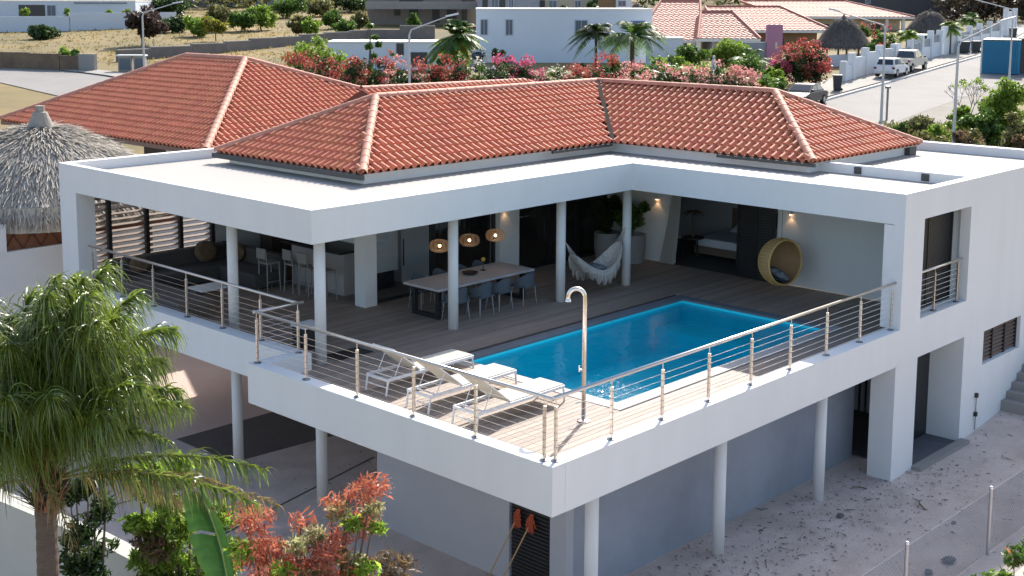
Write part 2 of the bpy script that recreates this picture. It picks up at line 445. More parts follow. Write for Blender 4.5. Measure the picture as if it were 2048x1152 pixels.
P('parapet', MB().box(1.13+T, 20, 17.0, 17.26, -3.3, ZT-.003) if 0 else MB().box(1.13+T, 6.6, 17.02, 17.26, 2.2, ZT))
P('parapet', MB().box(14.7, 14.88, .24, 4.36, ZR, ZT-.004))
P('parapet', MB().box(20.8, 21.1, .24, 9, 2.3, ZT-.003))
P('roof_slab', MB().box(6.6, 21, 17.02, 17.2, 2.0, ZR))
for x, y in ((14.68, 3.0), (14.68, 1.27)):
    d = P('roof_drain', MB().box(x-.02, x+.03, y-.09, y+.09, ZR+.03, ZR+.2), GUTTER)
# pillar at far left
P('pillar', MB().box(1.131, 1.62, 16.45, 17.259, YZ-.1, ZS-.001))
# right wall (v = 0), openings: window 12.05-14.4 x .08..2.3 ; lower door 12.03-14.4 x -3.25..-.78 ; louvre 15.49-17.69 x -1.68..-.86
W0, W1 = 0.0, .24
rw = MB()
def wallv(mb, u0, u1, z0, z1): mb.box(u0, u1, W0, W1, z0, z1)
wallv(rw, 11.13+T, 12.05, .08, 2.28); wallv(rw, 14.4, 23, .08, 2.28); wallv(rw, 11.13+T, 23, 2.28, ZT)
wallv(rw, 11.02, 23, -.78, .08) if 0 else None
wallv(rw, 11.13, 15.49, -.78, .08); wallv(rw, 15.49, 17.69, -.86, .08); wallv(rw, 17.69, 23, -.86, .08)
wallv(rw, 14.4, 15.49, YZ-.2, -.78); wallv(rw, 15.49, 17.69, YZ-.2, -1.68); wallv(rw, 17.69, 23, YZ-.2, -.86)
P('side_wall', rw)
P('corner_pier', MB().box(11.131, 12.05, .001 + W1, .46, -.001, ZS-.013))
P('door_lintel', MB().box(12.04, 14.39, .24, .86, -.788, -.765))
P('corner_pier', MB().box(11.131, 11.13+T, .0, W1, .081, ZS-.001))
P('corner_pier', MB().box(11.02, 12.03, .0, .55, YZ-.2, -.781))
# lower door reveal and dark recess
P('inner_wall', MB().box(14.401, 14.6, W1+.001, 1.25, YZ-.1, -.79))
P('inner_door', MB().box(12.04, 14.4, .80, .86, YZ-.1, -.79), BLACK)
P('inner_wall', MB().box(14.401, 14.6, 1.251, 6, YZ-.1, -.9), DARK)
struct(obj('storage_floor', MB().box(11.9, 14.4, .02, 6.0, YZ+.002, YZ+.03), mat('storage_floor', (.13, .135, .15), .8, var=.4, vs=3)))
gs = P('slat_gate', MB().box(14.33, 14.37, 1.6, 4.0, -3.1, -3.02), STEELD)
for k in range(14):
    obj('gate_slat', MB().box(14.28, 14.32, 1.7+k*.165, 1.79+k*.165, -3.1, -1.3), mat('gate_paint', (.65, .70, .80), .6), gs)
# terrace end wall and bedroom front at u = 14.6
P('end_wall', MB().box(14.6, 14.8, W1+.001, 5.13, DZ, ZS-.013))
P('end_wall', MB().box(14.6, 14.8, 8.45, 10.75, DZ, ZS-.013))
P('end_wall', MB().box(14.602, 14.8, 5.131, 8.449, 1.95, ZS-.013))
# bedroom
P('bedroom_wall', MB().box(18.0, 18.1, 4.9, 10.75, DZ, ZS-.013), GREYW)
P('bedroom_wall', MB().box(14.81, 18, 4.9, 5.0, DZ, ZS-.013), GREYW)
P('bedroom_wall', MB().box(14.81, 18, 10.7, 10.8, DZ, ZS-.013), GREYW)
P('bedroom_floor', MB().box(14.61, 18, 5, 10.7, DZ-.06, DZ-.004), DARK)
P('bedroom_floor', MB().box(5.45, 14.8, 10.8, 17, DZ-.06, DZ-.004), mat('inner_floor', (.25, .21, .18), .5, var=.3, vs=2))
# back wall v=17
P('back_wall', MB().box(5.4, 14.8, 17.0-.12, 17.0, DZ, ZS-.013), mat('lounge_wall', (.55, .55, .56), .9, var=.08))
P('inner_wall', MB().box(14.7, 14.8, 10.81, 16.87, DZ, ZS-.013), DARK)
# pillars on the glass line
P('pillar', MB().box(5.33, 5.70, 10.6, 10.98, DZ, ZS-.013))
P('pillar', MB().box(9.96, 10.70, 10.6, 10.95, DZ, ZS-.013))
# sliding glass doors on v = 10.8
GL = glass_mat('door_glass', (.80, .83, .84), .05)
def slider(u0, u1, name='glass_door'):
    s = P(name, MB().box(u0, u0+.07, 10.76, 10.84, DZ, ZS-.02).box(u1-.07, u1, 10.76, 10.84, DZ, ZS-.02).box(u0+.07, u1-.07, 10.76, 10.84, DZ, DZ+.07).box(u0+.07, u1-.07, 10.76, 10.84, ZS-.1, ZS-.02), BLACK)
    obj('pane', MB().quad((u0+.07, 10.8, DZ+.07), (u1-.07, 10.8, DZ+.07), (u1-.07, 10.8, ZS-.1), (u0+.07, 10.8, ZS-.1)), GL, s)
for a, b in ((5.72, 7.7), (7.7, 9.94), (10.72, 12.1), (12.1, 13.3), (13.3, 14.58)): slider(a, b)
# round columns
def column(x, y, z0, z1, name='column'):
    return P(name, MB().lathe([(.115, z0), (.115, z1)], (x, y, 0), 28, cap=True), WHITE, smooth=False)
def smooth_sides(o):
    for p in o.data.polygons: p.use_smooth = len(p.vertices) == 4
for x, y in ((1.75, 7.75), (5.47, 7.75), (9.1, 7.75), (11.66, 7.74), (1.75, 10.78)): smooth_sides(column(x, y, DZ+.002, ZS-.014))
for x, y in ((1.70, .62), (5.42, .62), (9.07, .62), (1.75, 7.78), (1.75, 10.75)): smooth_sides(column(x, y, YZ-.2, -.72))
# terrace slab fascia
Zb = -.79
fs = MB(); fs.box(0, .3, 0, 7.8, Zb, 0); P('terrace_edge', fs, bev=.008)
P('terrace_edge', MB().box(.3, 11.129, 0, .3, Zb, 0), bev=0)
P('terrace_edge', MB().box(11.13, 14.4, W1+.001, .3+.02, Zb, -.002), bev=0)
P('terrace_edge', MB().box(.3, 1.3, 7.48, 7.8, Zb+.002, -.001))
P('terrace_edge', MB().box(.95, 1.3, 7.8, 16.45, -.77, -.0015))
P('terrace_slab', MB().box(.3, 3.7, .3, 7.48, Zb+.004, DZ-.07), GREYW)
P('terrace_slab', MB().box(3.7, 11.7, .3, 1.62, Zb+.004, DZ-.07), GREYW)
P('terrace_slab', MB().box(1.3, 14.6, 6.1, 17.0, Zb+.006, DZ-.07), GREYW)
P('terrace_slab', MB().box(11.7, 14.6, .32, 6.1, Zb+.004, DZ-.07), GREYW)
# basement box
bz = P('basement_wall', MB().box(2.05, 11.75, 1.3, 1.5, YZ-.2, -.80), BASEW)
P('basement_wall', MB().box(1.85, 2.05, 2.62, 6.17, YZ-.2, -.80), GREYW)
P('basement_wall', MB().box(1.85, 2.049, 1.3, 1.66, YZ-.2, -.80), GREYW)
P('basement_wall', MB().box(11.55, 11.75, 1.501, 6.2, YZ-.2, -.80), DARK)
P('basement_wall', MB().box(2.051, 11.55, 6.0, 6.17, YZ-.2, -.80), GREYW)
# basement louvred door
ld = P('basement_door', MB().box(1.93, 1.97, 1.66, 2.62, YZ-.05, -.80), BLACK)
for k in range(34):
    z = YZ+.1+k*.07
    obj('door_slat', MB().hexa([(1.87, 1.70, z), (1.87, 2.58, z), (1.925, 2.58, z+.03), (1.925, 1.70, z+.03), (1.87, 1.70, z+.02), (1.87, 2.58, z+.02), (1.925, 2.58, z+.05), (1.925, 1.70, z+.05)]), mat('dark_louver', (.035, .033, .033), .5), ld)
# ---- deck boards
holes = [(3.6, 11.72, 1.58, 6.12)]
boards = []
rr = random.Random(3)
v = .31
while v < 16.85:
    v1 = min(v+.138, 16.86)
    u0, u1 = (.31, 14.59)
    if v > 7.45: u0 = 1.31
    segs = [(u0, u1)]
    if v > 10.75: segs = [(u0, 5.44)]
    if v1 > 1.58 and v < 6.12: segs = [(u0, 3.6), (11.72, u1)]
    for a, b in segs:
        L_ = b-a; cuts = [a]
        if L_ > 6 and v < 10.75:
            cuts.append(a+L_*(.38+.24*rr.random()))
        cuts.append(b)
        for c, d in zip(cuts[:-1], cuts[1:]): boards.append((c+.002, d-.002, v, v1-.009))
    v = v1
boards.sort(key=lambda b: depth((b[0]+b[1])/2, b[2]))
deck = P('deck', MB().box(.3, 3.6, .3, 7.4, DZ-.069, DZ-.03), mat('deck_joist', (.05, .04, .035), .9))
P('deck_base', MB().box(1.3, 14.59, 7.4, 16.88, DZ-.069, DZ-.03), mat('deck_joist', (.05, .04, .035), .9))
P('deck_base', MB().box(11.72, 14.59, .32, 6.12, DZ-.069, DZ-.03), mat('deck_joist', (.05, .04, .035), .9))
P('deck_base', MB().box(3.6, 11.72, .3, 1.58, DZ-.069, DZ-.03), mat('deck_joist', (.05, .04, .035), .9))
P('deck_base', MB().box(3.6, 14.59, 6.12, 7.4, DZ-.069, DZ-.03), mat('deck_joist', (.05, .04, .035), .9))
for i, (a, b, c, d) in enumerate(boards[:300]):
    obj('deck_board', MB().box(a, b, c, d, DZ-.028, DZ + rr.uniform(-.0015, .0015)), WOOD, deck)
rest = MB()
for a, b, c, d in boards[300:]: rest.box(a, b, c, d, DZ-.028, DZ)
if rest.v: stuff(obj('deck_boards', rest, WOOD, deck))
# ---- pool
PU0, PU1, PV0, PV1 = 3.93, 11.4, 1.90, 5.79
pool = thing('swimming_pool', 'rectangular turquoise swimming pool set into the timber terrace with pale stone edge', 'pool', (7.6, 3.9, -1.8))
wz = DZ-.10; bt = -1.42
pb = MB(); a = .12
pb.box(PU0-a, PU1+a, PV0-a, PV1+a, bt-.1, bt)
pb.box(PU0-a, PU0, PV0-a, PV1+a, bt, DZ-.045).box(PU1, PU1+a, PV0-a, PV1+a, bt, DZ-.045).box(PU0, PU1, PV0-a, PV0, bt, DZ-.045).box(PU0, PU1, PV1, PV1+a, bt, DZ-.045)
obj('basin', pb, POOLT, pool)
obj('bench', MB().box(PU1-1.1, PU1-.002, PV0+.002, PV1-.002, bt, -.86), POOLT, pool)
STN = mat('pool_stone_shaded', (.16, .18, .21), .6, var=.3, vs=5, rnd=.1, island=True)  # same edge stone, shade of the far sides put into a darker colour
def stones(axis, a0, a1, b0, b1, n, m, nm='coping_stone'):
    for k in range(n):
        p, q = a0+(a1-a0)*k/n+.003, a0+(a1-a0)*(k+1)/n-.003
        mb = MB().box(p, q, b0, b1, DZ-.043, DZ+.006) if axis == 'u' else MB().box(b0, b1, p, q, DZ-.043, DZ+.006)
        obj(nm, mb, m, pool)
stones('u', PU0-.3, PU1+.3, PV0-.31, PV0, 13, STONE)
stones('v', PV0, PV1, PU0-.31, PU0, 6, STONE)
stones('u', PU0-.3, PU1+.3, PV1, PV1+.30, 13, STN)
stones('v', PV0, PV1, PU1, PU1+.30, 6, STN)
# water
wm = bpy.data.materials.new('pool_water'); wm.use_nodes = True
n_ = wm.node_tree.nodes; l_ = wm.node_tree.links; n_.remove(n_['Principled BSDF'])
tb = n_.new('ShaderNodeBsdfTransparent'); tb.inputs[0].default_value = (.72, .97, 1.0, 1)
gb = n_.new('ShaderNodeBsdfGlossy'); gb.inputs['Roughness'].default_value = .03
fr = n_.new('ShaderNodeFresnel'); fr.inputs[0].default_value = 1.33
nz = n_.new('ShaderNodeTexNoise'); nz.inputs['Scale'].default_value = 3.2; nz.inputs['Detail'].default_value = 3; nz.inputs['Distortion'].default_value = .6
nz2 = n_.new('ShaderNodeTexNoise'); nz2.inputs['Scale'].default_value = 30; nz2.inputs['Detail'].default_value = 2
ge = n_.new('ShaderNodeNewGeometry')
vd = n_.new('ShaderNodeVectorMath'); vd.operation = 'DISTANCE'; vd.inputs[1].default_value = (4.4, 2.55, wz); l_.new(ge.outputs['Position'], vd.inputs[0])
fall = n_.new('ShaderNodeMapRange'); fall.inputs[1].default_value = .1; fall.inputs[2].default_value = 1.3; fall.inputs[3].default_value = .5; fall.inputs[4].default_value = .03
l_.new(vd.outputs['Value'], fall.inputs[0])
mu = n_.new('ShaderNodeMath'); mu.operation = 'MULTIPLY'; l_.new(nz2.outputs[0], mu.inputs[0]); l_.new(fall.outputs[0], mu.inputs[1])
ad = n_.new('ShaderNodeMath'); ad.operation = 'ADD'; l_.new(nz.outputs[0], ad.inputs[0]); l_.new(mu.outputs[0], ad.inputs[1])
bp_ = n_.new('ShaderNodeBump'); bp_.inputs['Strength'].default_value = .35; bp_.inputs['Distance'].default_value = .05
for x in (nz, nz2): l_.new(ge.outputs['Position'], x.inputs['Vector'])
l_.new(ad.outputs[0], bp_.inputs['Height']); l_.new(bp_.outputs[0], gb.inputs['Normal']); l_.new(bp_.outputs[0], fr.inputs['Normal'])
mx = n_.new('ShaderNodeMixShader'); l_.new(fr.outputs[0], mx.inputs[0]); l_.new(tb.outputs[0], mx.inputs[1]); l_.new(gb.outputs[0], mx.inputs[2])
l_.new(mx.outputs[0], n_['Material Output'].inputs[0])
struct(obj('pool_water', MB().quad((PU0, PV0, wz), (PU1, PV0, wz), (PU1, PV1, wz), (PU0, PV1, wz)), wm))
# splash droplets under the shower
rng = np.random.default_rng(8); k = 260
cc = np.c_[rng.normal(4.45, .28, k), rng.normal(2.55, .28, k), wz+np.abs(rng.normal(0, .08, k))]
Vs, Fs = leaves(rng, cc, (.02, .02, .02), k, .03, 1.2)
stuff(obj('water_splash', npmesh('water_splash', Vs, Fs, mat('splash_foam', (.8, .9, .93), .2))), 'small white splash of shower water near the corner of the pool', 'splash')

# ================================================================== TILED ROOFS
def tile_base(W, L, H=.6):
    xs = [0, .03, .11, .27, .43, .51, .54, .77, 1.0]; zs = [0, .15, .28, .35, .28, .15, .0, -.05, 0]
    v = []; f = []
    n = len(xs)
    for x, z in zip(xs, zs): v.append((x*W-W/2, 0, z*W+.034))
    for x, z in zip(xs, zs): v.append((x*W-W/2, L*1.06, z*W*.93+.004))
    for x, z in zip(xs, zs): v.append((x*W-W/2, 0, z*W+.034))
    for x, z in zip(xs, zs): v.append((x*W-W/2, .004, z*W-.004))
    for i in range(n-1): f.append((i, i+1, n+i+1, n+i)); f.append((3*n+i, 3*n+i+1, 2*n+i+1, 2*n+i))
    return v, f
def tile_face(parent, origin, e, h, rise, W, L, inside, run, width, budget):
    """origin: eave start; e: unit along the eave; h: unit horizontal up-slope; run/width in plan; inside(a, b_plan, tol)"""
    sl = math.hypot(1, rise); up = (Vector(h)+Vector((0, 0, rise)))/sl; e = Vector(e); nrm = e.cross(up)
    if nrm.z < 0: nrm = -nrm; flip = True
    nx = e
    out = []
    rows = int(round(run*sl/L)); L = run*sl/rows
    cols = int(round(width/W)); W2 = width/cols
    for r in range(rows):
        for c in range(cols):
            a = (c+.5)*W2; b = (r+.45)*L/sl
            if inside(a, b): 
                p = Vector(origin)+e*((c+.5)*W2)+up*(r*L)
                M = Matrix(((nx.x, up.x, nrm.x, p.x), (nx.y, up.y, nrm.y, p.y), (nx.z, up.z, nrm.z, p.z), (0, 0, 0, 1)))
                out.append((M, e.cross(up).z < 0))
    return out
def lay_tiles(parent, faces, W, L, nmax):
    v, f = tile_base(W, L)
    me = bpy.data.meshes.new('roof_tile'); me.from_pydata(v, [], f); me.materials.append(TILE); me.update()
    me.polygons.foreach_set('use_smooth', [i % 2 == 0 for i in range(len(f))])
    allm = [m for fc in faces for m in fc]
    allm.sort(key=lambda m: (m[0].translation-CP).length)
    wl = wloc(parent); off = Matrix.Translation(-wl)
    rd = random.Random(9)
    for M, fl in allm[:nmax]:
        o = bpy.data.objects.new('roof_tile', me); COL.objects.link(o); o.parent = parent
        o.matrix_local = off @ M @ Matrix.Rotation(rd.uniform(-.008, .008), 4, 'Z')
    rest = allm[nmax:]
    if rest:
        ms = np.array([[list(r) for r in (M @ Matrix.Rotation(rd.uniform(-.01, .01), 4, 'Z'))] for M, _ in rest])
        VV, FF = instanced(v, f, ms)
        me2 = npmesh('roof_tiles', VV, FF, TILE); me2.polygons.foreach_set('use_smooth', np.tile([i % 2 == 0 for i in range(len(f))], len(rest)))
        stuff(obj('roof_tiles', me2, None, parent))
def ridge_line(parent, a, b, r=.115, step=.36, base=.03, name='ridge_tile'):
    a = Vector(a); b = Vector(b); d = (b-a); L = d.length; n = max(1, int(round(L/step))); d.normalize()
    x = d.cross(Vector((0, 0, 1))).normalized(); y = x.cross(d)
    vs = []; fs = []; m = 7
    for j, t in enumerate((0, 0, 0, 1.06*L/n)):
        for i in range(m):
            an = math.pi*i/(m-1)
            rr2 = r if j == 0 else r
            sc = (.86, 1, 1, .93)[j]; q = (math.cos(an)*r*sc, 0, math.sin(an)*r*sc)
            vs.append((q[0], t, q[2]))
    for j in (0, 2):
        for i in range(m-1): fs.append((j*m+i, j*m+i+1, (j+1)*m+i+1, (j+1)*m+i))
    me = bpy.data.meshes.new(name); me.from_pydata(vs, [], fs); me.materials.append(TILER); me.update()
    me.polygons.foreach_set('use_smooth', [True]*len(fs))
    wl = wloc(parent)
    for k in range(n):
        p = a + d*(k*L/n) + Vector((0, 0, base)) - wl
        o = bpy.data.objects.new(name, me); COL.objects.link(o); o.parent = parent
        o.matrix_local = Matrix(((x.x, d.x, y.x, p.x), (x.y, d.y, y.y, p.y), (x.z, d.z, y.z, p.z), (0, 0, 0, 1)))
    # collar rings give the joints
ZE, RS = 2.95, .478
uA, vA, uC, vC, w1_, w2_ = 4.88, 10.11, 13.99, 3.83, 2.97, 2.91
zr1, zr2 = ZE+RS*w1_, ZE+RS*w2_
wm_ = (w1_+w2_)/2
tr = P('tile_roof', MB(), TILEU)
ub = MB(); q = .0
A0 = (uA, vA, ZE); C0 = (uC, vC, ZE); N0 = (uC, vA, ZE); T1 = (uA+w1_, vA+w1_, zr1); T2 = (uC+w2_, vA+w1_, zr1); T3 = (uC+w2_, vC+w2_, zr1)
D0 = (uC+2*w2_, vC, ZE); E0 = (uA, vA+2*w1_, ZE); B1 = (uC+2*w2_, vA+2*w1_, ZE)
ub.poly([A0, N0, T2, T1]).poly([N0, C0, T3, T2]).poly([A0, T1, E0]).poly([C0, D0, T3]).poly([E0, T1, T2, B1]).poly([D0, B1, T2, T3])
tr.data = ub.mesh('tile_roof', TILEU)
# make the hidden back faces terracotta too
F1 = tile_face(tr, A0, (1, 0, 0), (0, 1, 0), RS, .237, .322, lambda a, b: a > b-.02 and a < (uC-uA)+b-.03, w1_, uC-uA+w1_, 0)
F2 = tile_face(tr, N0, (0, -1, 0), (1, 0, 0), RS, .237, .322, lambda a, b: a < (vA-vC)-b+.02, w2_, vA-vC, 0)
F2b = tile_face(tr, (uC, vA+w2_, ZE), (0, -1, 0), (1, 0, 0), RS, .237, .322, lambda a, b: a > w2_-b+.05 and a <= w2_, w2_, w2_, 0)
F3 = tile_face(tr, E0, (0, -1, 0), (1, 0, 0), RS, .237, .322, lambda a, b: a > b-.02 and a < 2*w1_-b+.02, w1_, 2*w1_, 0)
F4 = tile_face(tr, C0, (1, 0, 0), (0, 1, 0), RS, .237, .322, lambda a, b: a > b-.02 and a < 2*w2_-b+.02, w2_, 2*w2_, 0)
F5 = tile_face(tr, (B1[0], B1[1], ZE), (-1, 0, 0), (0, -1, 0), RS, .237, .322, lambda a, b: a > b and a < B1[0]-E0[0]-b, w1_, B1[0]-E0[0], 0)
F6 = tile_face(tr, D0, (0, 1, 0), (-1, 0, 0), RS, .237, .322, lambda a, b: a > b and a < B1[1]-D0[1]-b, w2_, B1[1]-D0[1], 0)
lay_tiles(tr, [F1, F2, F2b, F3, F4, F5, F6], .237, .322, 300)
for a_, b_ in ((A0, T1), (T1, T2), (T2, T3), (C0, T3), (E0, T1), (D0, T3)): ridge_line(tr, a_, b_)
vl = MB(); d_ = (Vector(T2)-Vector(N0)).normalized(); sd = d_.cross(Vector((0, 0, 1))).normalized()*.06
vl.poly([Vector(N0)-sd+Vector((0, 0, .13)), Vector(N0)+sd+Vector((0, 0, .13)), Vector(T2)+sd+Vector((0, 0, .13)), Vector(T2)-sd+Vector((0, 0, .13))])
obj('valley_flashing', vl, mat('lead_flashing', (.05, .04, .035), .95, spec=.05), tr)
# upstand walls and dark gutters
P('roof_upstand', MB().box(5.14, 14.24, 10.37, 10.5, ZR, ZE-.03)); P('roof_upstand', MB().box(5.141, 5.3, 10.5, 15.8, ZR, ZE-.03))
P('roof_upstand', MB().box(14.24, 14.4, 4.06, 10.5, ZR, ZE-.03)); P('roof_upstand', MB().box(14.4, 19.55, 4.061, 4.2, 2.5, ZE-.03)); P('roof_upstand', MB().box(19.4, 19.55, 4.201, 6, 2.5, ZE-.03))
g = MB(); 
P('gutter', MB().box(4.80, 4.88, 10.04, 16.1, ZE-.13, ZE-.01), GUTTER); P('gutter', MB().box(11.4, 13.9, 10.03, 10.10, ZE-.08, ZE-.01), GUTTER)
P('gutter', MB().box(13.91, 13.98, 3.75, 6.6, ZE-.09, ZE-.01), GUTTER)
P('downpipe', MB().box(19.3, 19.7, 3.9, 4.3, 2.5, ZE-.02), GUTTER)
P('eave_board', MB().prism([(4.9, 10.12), (13.99, 10.12), (13.99, 3.85), (19.7, 3.85), (19.7, 16), (4.9, 16)], ZE-.028, ZE-.012), mat('eave_paint', (.6, .58, .56), .8))
# ---- louvre wall at v = 17
lv = P('louver_screen', MB(), BLACK)
fm = MB()
for u in (1.66, 2.25, 3.32, 4.32, 5.30): fm.box(u-.05, u+.05, 16.88, 16.99, DZ, ZS-.015)
fm.box(1.6, 5.36, 16.88, 16.99, DZ, DZ+.05)
lv.data = fm.mesh('louver_screen', BLACK)
SLAT = mat('screen_slat', (.16, .10, .06), .6, rnd=.2)
for (a_, b_) in ((1.70, 2.21), (2.29, 3.28), (3.36, 4.28), (4.36, 5.26)):
    k = 0; z = DZ+.10
    while z < ZS-.08:
        obj('slat', MB().hexa([(a_, 16.86, z), (b_, 16.86, z), (b_, 16.96, z+.035), (a_, 16.96, z+.035), (a_, 16.86, z+.014), (b_, 16.86, z+.014), (b_, 16.96, z+.05), (a_, 16.96, z+.05)]), SLAT, lv)
        z += .145
# black folding shutters by the bedroom and in side window
def shutter(parent_name, u0, v0, u1, v1, z0, z1, n, label=None):
    d = Vector((u1-u0, v1-v0, 0)); L = d.length; d.normalize(); nn = Vector((-d.y, d.x, 0))
    def bx(mb, a, b, t, za, zb2): 
        o = Vector((u0, v0, 0)); p = [o+d*a-nn*t, o+d*b-nn*t, o+d*b+nn*t, o+d*a+nn*t]
        mb.hexa([(q.x, q.y, za) for q in p]+[(q.x, q.y, zb2) for q in p])
    mb = MB(); bx(mb, 0, .06, .03, z0, z1); bx(mb, L-.06, L, .03, z0, z1); bx(mb, .06, L-.06, .03, z0, z0+.07); bx(mb, .06, L-.06, .03, z1-.07, z1); bx(mb, .06, L-.06, .004, z0+.07, z1-.07)
    s = P(parent_name, mb, BLACK)
    for k in range(n):
        z = z0+.1+(z1-z0-.2)*k/n; m2 = MB(); bx(m2, .07, L-.07, .022, z, z+.012)
        obj('slat', m2, mat('shutter_slat', (.05, .048, .045), .45), s)
    return s
shutter('folding_shutter', 14.55, 6.3, 14.55, 5.72, DZ, 1.93, 30); shutter('folding_shutter', 14.5, 5.72, 14.53, 5.14, DZ, 1.93, 30)
shutter('folding_shutter', 12.06, .43, 13.2, .43, .08, 2.22, 36); shutter('folding_shutter', 13.22, .43, 14.38, .43, .08, 2.22, 36)
P('window_sill', MB().box(12.051, 14.399, W1+.0, .38, -.76, .078))
# lower louvre window in the side wall
lw = P('louver_window', MB().box(15.5, 17.68, .17, .2, -1.67, -.87), BLACK)
for x in (15.5, 16.2, 16.93, 17.62): obj('mullion', MB().box(x, x+.05, .08, .17, -1.67, -.87), BLACK, lw)
for (a_, b_) in ((15.55, 16.2), (16.25, 16.93), (16.98, 17.62)):
    for k in range(8):
        z = -1.64+k*.095
        obj('slat', MB().hexa([(a_, .10, z), (b_, .10, z), (b_, .16, z+.05), (a_, .16, z+.05), (a_, .10, z+.02), (b_, .10, z+.02), (b_, .16, z+.07), (a_, .16, z+.07)]), mat('louver_wood', (.13, .09, .07), .6), lw)
# door slab at the kerb
struct(obj('door_kerb', MB().box(12.0, 14.5, -.22, -.002, YZ-.05, YZ+.09), CONC))
# stairs up the right side
stt = thing('outdoor_stairs', 'grey concrete steps climbing beside the right side wall', 'stairs', (17.5, -.6, YZ))
for k in range(9):
    obj('step', MB().box(16.75+k*.3, 17.06+k*.3 if k < 8 else 22, -1.6, -.003, YZ-.1, YZ+.48+k*.165), CONC, stt)
# wall intercom / meter strip
ic = thing('wall_conduit', 'slim black hose reel box and pipe on the right side wall', 'pipe', (15.2, -.02, -2.6))
obj('tube', MB().tube([(15.19, -.035, -3.2), (15.19, -.035, -2.3)], .012, 6), STEELD, ic); obj('cap', MB().box(15.15, 15.23, -.07, -.003, -2.40, -2.30), BLACK, ic); obj('cap', MB().box(15.15, 15.23, -.07, -.003, -2.86, -2.76), BLACK, ic)
# ================================================================== RAILINGS
def rail_thing(label, base): return thing('railing', label, 'railing', base, 'steel cable railings of the villa terrace')
def post(t, x, y, z=0, flat=(1, 0)):
    o = obj('post', MB().box(x-.022, x+.022, y-.022, y+.022, z+.012, z+.86), STEEL, t, bev=.004)
    obj('pin', MB().tube([(x, y, z+.86), (x, y, z+.98)], .008, 6), STEEL, o)
    obj('base_plate', MB().lathe([(.075, z+.0005), (.075, z+.012), (.03, z+.03)], (x, y, 0), 14, cap=True), STEELD, o)
    bl = MB()
    for k in range(7):
        zz = z+.10+k*.115; bl.tube([(x-.028, y, zz), (x+.028, y, zz)], .009, 6); bl.tube([(x, y-.028, zz), (x, y+.028, zz)], .009, 6)
    stuff(obj('cable_clamps', bl, STEELD, o))
def handrail(t, pts, z=1.0): obj('handrail', MB().tube([(x, y, z) for x, y in pts], .030, 12), STEEL, t, smooth=True)
def cables(t, a, b, z=0):
    for k in range(7):
        zz = z+.10+k*.115; obj('cable', MB().tube([(a[0], a[1], zz), (b[0], b[1], zz)], .0035, 5), STEEL, t)
R1 = rail_thing('longest steel cable railing, along the pool up to the white corner pier', (5.6, .15, 0))
for k in range(9): post(R1, .24+k*1.345, .15)
handrail(R1, [(.14, .15), (11.17, .15)]); cables(R1, (.24, .15), (11.0, .15))
R2 = rail_thing('steel cable railing in front of the three white sun loungers', (.14, 3.8, 0))
for k in range(5): post(R2, .14, .29+k*1.463)
post(R2, .14, 7.66)
handrail(R2, [(.14, .12), (.14, 7.74)]); cables(R2, (.14, .29), (.14, 7.66))
R3 = rail_thing('short return piece of cable railing joining the two terrace edges', (.6, 7.68, 0))
post(R3, 1.12, 7.66); handrail(R3, [(.08, 7.68), (1.27, 7.68)]); cables(R3, (.14, 7.68), (1.12, 7.68))
R4 = rail_thing('steel cable railing before the shaded lounge, partly behind the palm crown', (1.15, 11.7, 0))
for k in range(6): post(R4, 1.15, 8.95+k*1.37)
handrail(R4, [(1.15, 7.72), (1.15, 15.95)]); cables(R4, (1.15, 7.7), (1.15, 15.9))
R5 = rail_thing('short cable railing inside the side wall window opening', (13.2, .12, .08))
post(R5, 12.95, .12, .08); post(R5, 14.12, .12, .08)
handrail(R5, [(12.06, .12), (14.3, .12)], 1.06); cables(R5, (12.06, .12), (14.12, .12), .08)

# ================================================================== OUTDOOR SHOWER
sh = thing('pool_shower', 'tall gooseneck stainless steel outdoor shower standing between the pool corner and the railing', 'shower', (2.73, 1.68, DZ))
bx_, by_ = 2.73, 1.68
pts = [(bx_, by_, DZ+.02), (bx_, by_, 1.80)]
ddir = Vector((-.62, .78, 0)).normalized()
for k in range(1, 13):
    a = math.pi*k/12; rr_ = .145
    pts.append(tuple(Vector((bx_, by_, 1.86)) + ddir*(rr_-rr_*math.cos(a)) + Vector((0, 0, rr_*math.sin(a)))))
CHROME = mat('shower_steel', (.86, .79, .73), .25, metal=1.0)
pts.append(tuple(Vector(pts[-1])+Vector((0, 0, -.05))))
obj('pipe', MB().tube(pts, .038, 16), CHROME, sh, smooth=True)
e_ = Vector(pts[-1]); obj('shower_head', MB().lathe([(.038, .05), (.05, .02), (.055, 0)], tuple(e_-Vector((0, 0, .03))), 16, cap=True), CHROME, sh)
obj('base_plate', MB().lathe([(.11, DZ+.003), (.11, DZ+.02), (.05, DZ+.04)], (bx_, by_, 0), 20, cap=True), CHROME, sh)
kn = obj('tap', MB().tube([(bx_, by_, .58), (bx_-.09, by_+.03, .58)], .018, 8), CHROME, sh)
obj('tap_handle', MB().tube([(bx_-.09, by_+.03, .55), (bx_-.09, by_+.03, .66)], .012, 6), CHROME, kn)
obj('foot_tap', MB().tube([(bx_-.12, by_+.10, -.04), (bx_-.06, by_+.05, .0), (bx_+.06, by_-.05, .0), (bx_+.12, by_-.10, -.04)], .008, 6), CHROME, sh)

